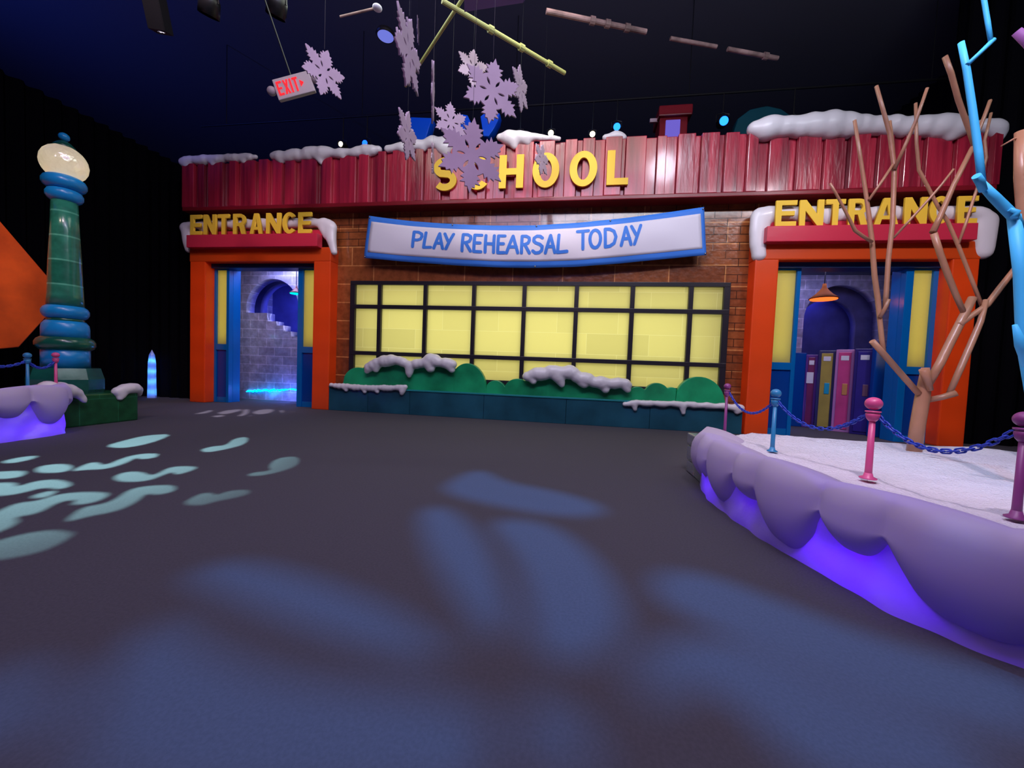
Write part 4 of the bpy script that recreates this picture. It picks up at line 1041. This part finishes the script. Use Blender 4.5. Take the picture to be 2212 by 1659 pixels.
# ---------------------------------------------------------------- snowflakes
def flake_loops(var=0):
    half = [(.44, .25), (.47, .19), (.57, .29), (.59, .19), (.70, .27), (.70, .16), (.82, .19), (.80, .10), (.90, .08), (1.0, .0)]
    if var: half = [(.46, .262), (.50, .17), (.60, .27), (.63, .17), (.74, .28), (.73, .14), (.84, .14), (.83, .07), (1.0, .0)]
    arm = [(x, -y) for x, y in half] + [(x, y) for x, y in half[::-1][1:]]
    out = []
    for k in range(6):
        a = k*PI/3+PI/2
        out += [(x*math.cos(a)-y*math.sin(a), x*math.sin(a)+y*math.cos(a)) for x, y in arm]
    holes = []
    for k in range(6):
        a = k*PI/3+PI/2+(PI/6 if True else 0)
        h = [(.17, 0), (.24, .032), (.30, .04), (.36, .032), (.43, 0), (.36, -.032), (.30, -.04), (.24, -.032)]
        holes.append([(x*math.cos(a)-y*math.sin(a), x*math.sin(a)+y*math.cos(a)) for x, y in h])
    return [out]+holes
FL = [(700, 157, 52, 30, 8, 'snowflake facing forward beside the EXIT sign'),
      (882, 113, 80, 68, 8, 'tall snowflake turned sideways near the round blue ceiling light'),
      (903, 66, 26, 84, 0, 'faint distant snowflake seen edge-on at the top'),
      (935, 200, 62, 87, -6, 'snowflake seen exactly edge-on above the roof'),
      (1022, 148, 40, 25, 0, 'small snowflake touching the upper left of the largest pair'),
      (1063, 198, 70, 18, 4, 'large snowflake in the upper cluster, facing forward'),
      (1124, 192, 46, 66, -10, 'narrow turned snowflake at the right of the upper cluster'),
      (974, 264, 42, 20, -4, 'medium snowflake just above the roof snow, facing forward'),
      (880, 293, 54, 66, 4, 'turned snowflake hanging before the roof snow, left of the SCHOOL letters'),
      (1019, 336, 80, 12, 2, 'largest purple snowflake hanging before the letters S and C'),
      (935, 342, 34, 84, 4, 'purple snowflake seen edge-on left of the letter S'),
      (1170, 345, 35, 62, 6, 'small turned purple snowflake before the letter O')]
fm = {}
for i, (px, py, r, yaw, rl, lab) in enumerate(FL):
    R0 = .36; dist = FPX*R0/r
    if r < 30: R0 = .30; dist = FPX*R0/r
    p = CP + ray(px, py)*dist/1.0
    if p.z > 11 or p.y > 3: pass
    t = thing('hanging_snowflake', 'pale lilac ' + lab, 'snowflake', tuple(p), 'cut-out snowflakes hanging from the ceiling')
    key = i % 2
    if key not in fm:
        bm = fill2d([[(x*R0, y*R0) for x, y in lp_] for lp_ in flake_loops(key)], .02, .0, XZ)
        me = bpy.data.meshes.new('snowflake'); bmesh.ops.recalc_face_normals(bm, faces=bm.faces); bm.to_mesh(me); bm.free(); me.materials.append(M['flake']); fm[key] = me
    o = bpy.data.objects.new('flake', fm[key]); C.objects.link(o); o.parent = t; o.scale = (R0/.36,)*3 if R0 != .36 else (1, 1, 1)
    bm = B(); tube(bm, [(0, 0, R0*.95), (0, 0, max(.6, 11.95-p.z))], .0015, 5)
    s = mk('string', bm, M['black'], t); s.matrix_parent_inverse = Matrix()
    # face towards the camera column, then turn
    d = (CP-p); base = math.atan2(d.y, d.x)+PI/2
    t.rotation_euler = (0, 0, base+math.radians(yaw)); o.rotation_euler = (0, math.radians(rl), 0)

# ---------------------------------------------------------------- ceiling things
def rod(name, a, b, r, m, lab, cat, clamps=()):
    bm = B(); tube(bm, [a, b], r, 12)
    for f in clamps:
        c = Vector(a).lerp(Vector(b), f); d = (Vector(b)-Vector(a)).normalized()
        tube(bm, [c-d*.05, c+d*.05], r*1.6, 10)
    tag(mk(name, bm, M[m], smooth=False), lab, cat)
rod('ceiling_pipe', onZ(876, 186, 8), onZ(1004, -10, 7.95), .032, 'truss', 'olive pipe slanting down left from the top of the photo', 'pipe')
rod('ceiling_pipe', onZ(955, 2, 7.88), onZ(1220, 158, 7.88), .042, 'truss', 'long olive pipe slanting down right with clamps', 'pipe', (.35, .6, .85))
rod('ceiling_pipe', onZ(1180, 24, 8.6), onZ(1396, 69, 8.6), .05, 'pipe', 'dusty pinkish pipe run near the top centre', 'pipe', (.45, .6, .8))
rod('ceiling_pipe', onZ(1448, 83, 8.6), onZ(1548, 101, 8.6), .04, 'pipe', 'dim brown middle length of pipe under the ceiling', 'pipe')
rod('ceiling_pipe', onZ(1572, 106, 8.6), onZ(1680, 126, 8.6), .045, 'pipe', 'dim pipe length at the right end of the pipe run', 'pipe', (.75,))
rod('ceiling_pipe', onZ(735, 36, 8.2), onZ(812, 17.5, 8.2), .02, 'pipe', 'thin bluish pipe left of the round blue ceiling light', 'pipe')
bm = B(); ball(bm, onZ(815, 17, 8.2), .09, sz=.5); tag(mk('smoke_detector', bm, M['label'], smooth=True), 'small white round detector at the end of the thin pipe', 'detector')
# round ceiling light
p = onZ(833, 76, 9.0)
t = thing('round_ceiling_light', 'round blue lit ceiling speaker light near the top left of the tall snowflake', 'ceiling light', tuple(p))
bm = B(); lathe(bm, [(.0, p.z+.06), (.20, p.z+.06), (.22, p.z), (.20, p.z-.03), (.0, p.z-.03)], p.x, p.y, 32); mk('housing', bm, M['black'], t, smooth=False)
bm = B(); lathe(bm, [(0, p.z-.04), (.17, p.z-.04), (.18, p.z-.03), (0, p.z-.028)], p.x, p.y, 32); mk('grille', bm, emis('lit_round_blue', (.22, .26, .95), .75), t)
# overhead banner/panel at the top
a = onZ(1000, -30, 7.6); b = onZ(1135, 0, 7.6)
bm = B(); vs = [onZ(x, y, 7.6) for x, y in ((1003, -60), (1003, 26), (1130, 6), (1180, -60))]
f0 = [bm.verts.new(v) for v in vs]; f1 = [bm.verts.new(v+Vector((0, 0, .08))) for v in vs]
bm.faces.new(f0); bm.faces.new(f1[::-1])
for i in range(4): bm.faces.new((f0[i], f1[i], f1[(i+1) % 4], f0[(i+1) % 4]))
tag(mk('ceiling_panel', bm, mat('lilac_panel', (.16, .10, .32), .6, .3)), 'dim purple panel under the ceiling at the top centre', 'panel')

# exit sign
p = CP + ray(636, 187)*6.7
t = thing('exit_sign', 'lit red EXIT sign with an arrow, hanging beside the first snowflake', 'exit sign', tuple(p))
dn = (CP-p); base = math.atan2(dn.y, dn.x)+PI/2
Rz = Matrix.Rotation(base-.45, 4, 'Z') @ Matrix.Rotation(math.radians(-20), 4, 'Y') @ Matrix.Scale(1.2, 4)
def put(name, bm, m, par=t, smooth=False):
    o = mk(name, bm, m, par, smooth); o.matrix_parent_inverse = Matrix(); o.matrix_local = Rz; return o
bm = B(); box(bm, -.27, .27, -.03, .03, -.15, .15, .012); put('housing', bm, mat('exit_housing', (.42, .38, .36), .5))
k = 0
for ch, x0, x1 in (('E', -.22, -.14),):
    pass
X = -.23
for ch in 'EXIT':
    w_ = .075 if ch != 'I' else .022
    H_ = .19
    if ch == 'X': lps = [[(0, 0), (.026, .085+.01), (0, .19), (.024, .19), (.0375, .125), (.051, .19), (.075, .19), (.049, .095), (.075, 0), (.051, 0), (.0375, .065), (.024, 0)]]
    elif ch == 'I': lps = [[(0, 0), (0, .19), (.022, .19), (.022, 0)]]
    else: lps = [[(x*H_, y*H_) for x, y in lp_] for lp_ in glyph(ch, w_/H_, .12)]
    bm = fill2d(lps, .012, 0, Matrix.Translation((X, -.036, -.095)) @ XZ)
    put('letter', bm, M['exit_red']); X += w_+.02
bm = fill2d([[(0, .0), (0, .09), (.05, .045)]], .012, 0, Matrix.Translation((X+.005, -.036, -.045)) @ XZ); put('arrow', bm, M['exit_red'])
for sx in (-1, 1):
    bm = B(); ball(bm, (sx*.33, 0, .02), .065, seg=16, rings=10, sy=.8); put('lamp_head', bm, mat('lamp_head_grey', (.30, .25, .26), .5), smooth=True)
bm = B(); tube(bm, [(0, 0, .15), (0, 0, 11.95-p.z)], .012, 6); put('hanger', bm, M['black'])

# stage lights over and behind the roof
def stage_light(p, lens, r, lab, col, e, aimd=(0, -1, -.15), group='stage lights above the school roof', hang=.5, lit=True, lr=None):
    t = thing('stage_light', lab, 'stage light', tuple(p), group)
    d = Vector(aimd).normalized(); q = d.to_track_quat('-Z', 'Y').to_matrix().to_4x4()
    def place(o): o.matrix_parent_inverse = Matrix(); o.matrix_local = q
    bm = B(); lathe(bm, [(r*1.05, -.16), (r*1.12, -.16), (r*1.12, .08), (r*.8, .20), (0, .22)], 0, 0, 20)
    bmesh.ops.delete(bm, geom=[f for f in bm.faces if len(f.verts) > 6 and f.calc_center_median().z < -.1], context='FACES')
    place(mk('housing', bm, M['black'], t, True))
    bm = B(); lathe(bm, [(0, -.13), (lr or r*.9, -.125), (0, -.12)], 0, 0, 20); place(mk('lens', bm, lens, t))
    bm = B(); tube(bm, [(-r*1.3, 0, 0), (-r*1.3, 0, r*1.6), (0, 0, r*2.0), (r*1.3, 0, r*1.6), (r*1.3, 0, 0)], .012, 6)
    tube(bm, [(0, 0, r*2), (0, 0, r*2+hang)], .018, 8); o = mk('yoke', bm, M['black'], t); o.matrix_parent_inverse = Matrix()
    if e: spot('stage_beam', p+d*.2, p+d*5, col, e, 70, .8, .05)
for px, py, kind, rr, lab in ((735, 308, 'w', .085, 'warm white stage light above the roof, left of the leftmost blue one'),
        (787, 306, 'b', .10, 'leftmost deep blue stage light above the roof snow'),
        (1122, 284, 'b', .085, 'blue stage light peeking over the roof snow above the letter H'),
        (1190, 284, 'w', .09, 'warm white stage light with chrome frame above the letter O'),
        (1280, 286, 'w', .085, 'warm white stage light low over the roof, left of the cyan one'),
        (1333, 270, 'c', .11, 'bright cyan blue stage light above the letter L'),
        (1565, 257, 'b2', .13, 'brightest deep blue stage light right of the red chimney'),
        (1720, 254, 'w', .09, 'warm white stage light above the right snow bank')):
    p = onY(px, py, 1.6); p.y = 1.75
    lens = {'w': M['lens_white'], 'b': M['lens_blue'], 'b2': M['lens_cyan'], 'c': M['lens_cyan']}[kind]; lens = M['lens_blue'] if kind == 'b' else lens
    col = {'w': (1, .85, .6), 'b': (.02, .05, 1), 'b2': (.03, .1, 1), 'c': (.02, .3, 1)}[kind]
    stage_light(p, lens, rr, lab, col, 6 if kind != 'w' else 4, aimd=(0, -1, -.25), hang=9.37-p.z-2*rr)
lt_ = thing('lighting_pipe', 'long dark pipe above the school roof carrying the stage lights', 'pipe', (-2, 1.75, 9.35))
bm = B(); tube(bm, [(-13, 1.75, 9.35), (9.5, 1.75, 9.35)], .03, 12); mk('pipe', bm, M['black'], lt_)
for x_ in (-12, -7, -2, 3, 9):
    bm = B(); tube(bm, [(x_, 1.75, 9.35), (x_, 1.75, 12.0)], .012, 6); mk('hanger', bm, M['black'], lt_)
for px, py, lab in ((452, 12, 'unlit stage light at the top left, farther from the EXIT sign'), (598, 14, 'unlit stage light at the top left, nearer the EXIT sign')):
    p = onZ(px, py, 7.9)
    stage_light(p, M['steel'], .15, lab, None, 0, aimd=(-.4, .3, -1), group='stage lights at the top left', hang=.3)
spot('fixture_kicker', (-5.0, -5.5, 8.6), (-6.5, -3.2, 7.9), (1, .8, .7), 25, 60, .5, .05)

# things beyond the roof: chimney, blue shapes, teal dome
a = onY(1422, 292, 1.4); b = onY(1489, 292, 1.4); c = onY(1422, 233, 1.4)
t = thing('red_chimney', 'small red ice tower with a lilac window rising behind the roof', 'chimney', ((a.x+b.x)/2, 1.6, 6.85))
bm = B(); box(bm, a.x+.02, b.x-.06, 1.4, 2.0, 6.85, c.z-.18, .03); mk('tower', bm, M['red_dark'], t)
bm = B(); box(bm, a.x-.03, b.x+.03, 1.3, 2.1, c.z-.28, c.z, .03); mk('tower_cap', bm, M['red_dark'], t)
wa = onY(1437, 290, 1.38); wb = onY(1470, 258, 1.38)
bm = B(); box(bm, wa.x, wb.x, 1.37, 1.41, wa.z-.2, wb.z, .01); mk('tower_window', bm, emis('lit_lilac', (.20, .15, .75), .8), t)
def slab(px, Y, m, lab, name, cat, th=.3):
    pts = [onY(x, y, Y) for x, y in px]
    for p in pts: p.z = max(p.z, 4.80)
    bm = fill2d([[(p.x, p.z) for p in pts]], th, .02, Matrix.Translation((0, Y, 0)) @ XZ)
    tag(mk(name, bm, m), lab, cat)
mb = emis('blue_lit_ice', (.0, .035, .50), .8)
blu = mat('royal_blue_ice', (.0, .10, .75), .4, .3)
slab([(893, 310), (893, 262), (936, 264), (930, 282), (922, 310)], 1.2, blu, 'royal blue ice slab rising behind the roof snow, left of the flakes', 'ice_slab', 'ice slab')
slab([(1000, 305), (1000, 256), (1012, 258), (1020, 275), (1020, 305)], 1.2, blu, 'small blue ice piece seen between two snowflakes behind the roof', 'ice_slab', 'ice slab')
slab([(1042, 260), (1052, 252), (1062, 268), (1072, 252), (1080, 254), (1077, 268), (1068, 285), (1058, 300), (1048, 300)], 1.2, blu, 'V shaped royal blue ice piece behind the roof right of the snowflakes', 'ice_slab', 'ice slab')
area('blue_slab_light', (-1.5, .2, 9.6), (-1.5, 1.2, 7.6), (.3, .45, 1), 14, 4, .3)
slab([(1582, 290), (1590, 265), (1615, 246), (1650, 238), (1680, 245), (1705, 262), (1712, 290), (1712, 820), (1582, 815)], 2.6, mat('teal_dome', (.0, .07, .10), .5, .3), 'dark teal rounded ice shape behind the roof by the right snow bank', 'ice_dome', 'ice dome')
bm = B(); pA = onY(1405, 262, 1.6); box(bm, pA.x-.02, pA.x+.22, 1.55, 1.62, pA.z-.05, pA.z+.05, .01); tag(mk('light_bar', bm, mat('pinkish_bar', (.55, .42, .45), .5)), 'short pale bar sticking out left of the red chimney', 'bar')

# ---------------------------------------------------------------- pattern projectors (real cut plates)
def projector(src, target, loops_px, col, energy, rad, dist, lab, ang=100, blend=.4, half=None):
    src = Vector(src); target = Vector(target); d = (target-src).normalized()
    q = d.to_track_quat('-Z', 'Y').to_matrix(); X_, Y_ = q.col[0], q.col[1]
    lps = []
    for lp_ in loops_px:
        L_ = []
        for (x, y) in lp_:
            g = onZ(x, y, 0) - src; k = dist/g.dot(d); v = g*k; L_.append((v.dot(X_), v.dot(Y_)))
        lps.append(L_)
    half = half or max(max(abs(a_), abs(b_)) for l in lps for a_, b_ in l)+.06
    t = thing('pattern_projector', lab, 'projector', tuple(src))
    outer = [(-half, -half), (half, -half), (half, half), (-half, half)]
    mw = q.to_4x4(); mw.translation = src + d*dist
    bm = fill2d([outer]+lps, .002, 0, Matrix()); bmesh.ops.transform(bm, verts=bm.verts, matrix=mw)
    mk('pattern_plate', bm, M['black'], t)
    bm = B()
    for s in (-1, 1):
        box(bm, s*half-(0 if s > 0 else .01), s*half+(.01 if s > 0 else 0), -half, half, -.002, dist+.08)
        box(bm, -half, half, s*half-(0 if s > 0 else .01), s*half+(.01 if s > 0 else 0), -.002, dist+.08)
    box(bm, -half-.01, half+.01, -half-.01, half+.01, dist+.08, dist+.09)
    bmesh.ops.transform(bm, verts=bm.verts, matrix=mw); mk('housing', bm, M['black'], t)
    bm = B(); tube(bm, [src+Vector((0, 0, .1)), Vector((src.x, src.y, 11.95))], .02, 8); mk('hanger', bm, M['black'], t)
    spot('projector_beam', src, target, col, energy, ang, blend, rad)
def sm(lp, n=2):
    for _ in range(n):
        o = []
        for i in range(len(lp)):
            a, b = lp[i], lp[(i+1) % len(lp)]; o += [(a[0]*.75+b[0]*.25, a[1]*.75+b[1]*.25), (a[0]*.25+b[0]*.75, a[1]*.25+b[1]*.75)]
        lp = o
    return lp
BL = [[(410, 1232), (480, 1212), (570, 1218), (720, 1262), (850, 1318), (940, 1380), (985, 1428), (900, 1425), (760, 1390), (620, 1345), (500, 1295), (425, 1262)],
 [(905, 1098), (965, 1092), (1035, 1150), (1085, 1250), (1100, 1350), (1080, 1392), (1030, 1350), (960, 1250), (912, 1160)],
 [(1050, 1128), (1110, 1120), (1190, 1132), (1275, 1190), (1340, 1280), (1352, 1370), (1290, 1420), (1180, 1432), (1150, 1370), (1142, 1280), (1118, 1200)],
 [(950, 1050), (1035, 1008), (1090, 1042), (1200, 1060), (1312, 1093), (1290, 1118), (1180, 1113), (1060, 1090), (980, 1072)],
 [(1420, 1232), (1520, 1236), (1700, 1305), (1900, 1382), (2100, 1435), (2300, 1490), (2330, 1620), (2100, 1585), (1900, 1530), (1700, 1432), (1500, 1335), (1405, 1288)],
 [(1350, 1525), (1400, 1398), (1500, 1365), (1640, 1400), (1780, 1465), (1980, 1560), (2200, 1650), (2150, 1760), (1750, 1700), (1640, 1560), (1540, 1478), (1440, 1498)],
 [(275, 1400), (340, 1320), (450, 1398), (640, 1470), (900, 1498), (1060, 1535), (1070, 1680), (1000, 1740), (120, 1760), (180, 1520)],
 [(1110, 1490), (1280, 1565), (1290, 1640), (1250, 1690), (1150, 1640)],
 [(-120, 1460), (70, 1430), (140, 1500), (90, 1600), (-120, 1680)]]
projector((.2, -6.0, 7.6), (-.2, -7.9, 0), [sm(l) for l in BL], (.08, .36, 1.0), 2800, .011, .5, 'black pattern projector hanging under the ceiling throwing soft blue leaf shapes', 90, .3)
c2 = lambda l: [(x*.3165, 880+y*.3165) for x, y in l]
SW = [[(450, 765), (560, 680), (700, 660), (790, 625), (880, 560), (1000, 535), (1190, 528), (1205, 570), (1080, 600), (1000, 585), (930, 650), (800, 710), (600, 745), (480, 780)],
 [(5, 700), (120, 650), (250, 640), (400, 590), (600, 575), (760, 585), (700, 630), (600, 660), (480, 665), (530, 628), (400, 645), (250, 730), (100, 745), (130, 795), (-100, 890), (-120, 760)],
 [(-120, 520), (110, 510), (110, 545), (250, 500), (400, 490), (505, 525), (420, 562), (300, 545), (150, 585), (30, 605), (-120, 600)],
 [(200, 610), (320, 570), (400, 572), (330, 610), (260, 622)],
 [(235, 425), (290, 395), (440, 383), (508, 408), (440, 445), (270, 448)],
 [(475, 438), (600, 380), (660, 372), (715, 398), (850, 340), (970, 315), (1090, 315), (1060, 345), (960, 355), (930, 342), (850, 385), (720, 422), (600, 425)],
 [(770, 475), (850, 440), (960, 438), (1030, 465), (1080, 450), (1150, 410), (1250, 400), (1360, 407), (1290, 440), (1200, 462), (1180, 440), (1120, 460), (1020, 500), (900, 510), (800, 503)],
 [(710, 265), (860, 222), (1000, 190), (1180, 180), (1080, 228), (950, 262), (820, 280)],
 [(1360, 290), (1450, 265), (1540, 260), (1600, 210), (1700, 200), (1680, 250), (1550, 285), (1410, 310)],
 [(1680, 465), (1720, 445), (1850, 432), (1830, 400), (1880, 350), (2000, 332), (2050, 350), (2030, 400), (1900, 445), (1760, 470)],
 [(1235, 660), (1350, 592), (1430, 580), (1480, 600), (1560, 568), (1700, 560), (1710, 590), (1600, 620), (1480, 640), (1380, 672)],
 [(-120, 940), (150, 862), (350, 835), (460, 848), (510, 868), (400, 938), (250, 1000), (-100, 1060)],
 [(-100, 445), (150, 430), (185, 450), (110, 485), (-100, 490)], [(0, 370), (160, 335), (270, 330), (200, 360), (60, 385)]]
projector((-6.2, -5.2, 7.4), (-6.9, -6.6, 0), [sm(c2(l), 1) for l in SW], (.46, .95, .90), 12500, .0028, .5, 'black pattern projector hanging under the ceiling throwing pale swirls on the floor', 64, 1.)
c3 = lambda l: [(x*.3165, 880+y*.3165) for x, y in l]
DW = [[(1320, 46), (1400, 28), (1440, 16), (1450, 26), (1400, 42)], [(1440, 62), (1500, 52), (1540, 56), (1490, 68)], [(1480, 40), (1540, 20), (1640, 12), (1650, 20), (1600, 34), (1530, 48)], [(1660, 14), (1700, 12), (1690, 44), (1650, 60), (1620, 60), (1660, 40)],
      [(1720, 34), (1780, 14), (1860, 12), (1870, 24), (1820, 44), (1750, 48)], [(1700, 58), (1720, 52), (1700, 64)], [(1910, 20), (1930, 18), (1935, 36), (1920, 38)], [(1980, 30), (2000, 28), (2000, 33)]]
projector((-7.4, -4.2, 7.6), (-8.4, -1.3, 0), [sm(c3(l), 1) for l in DW], (.95, .85, .98), 4500, .004, .5, 'small black pattern projector throwing white marks before the left porch', 40, .3, .12)
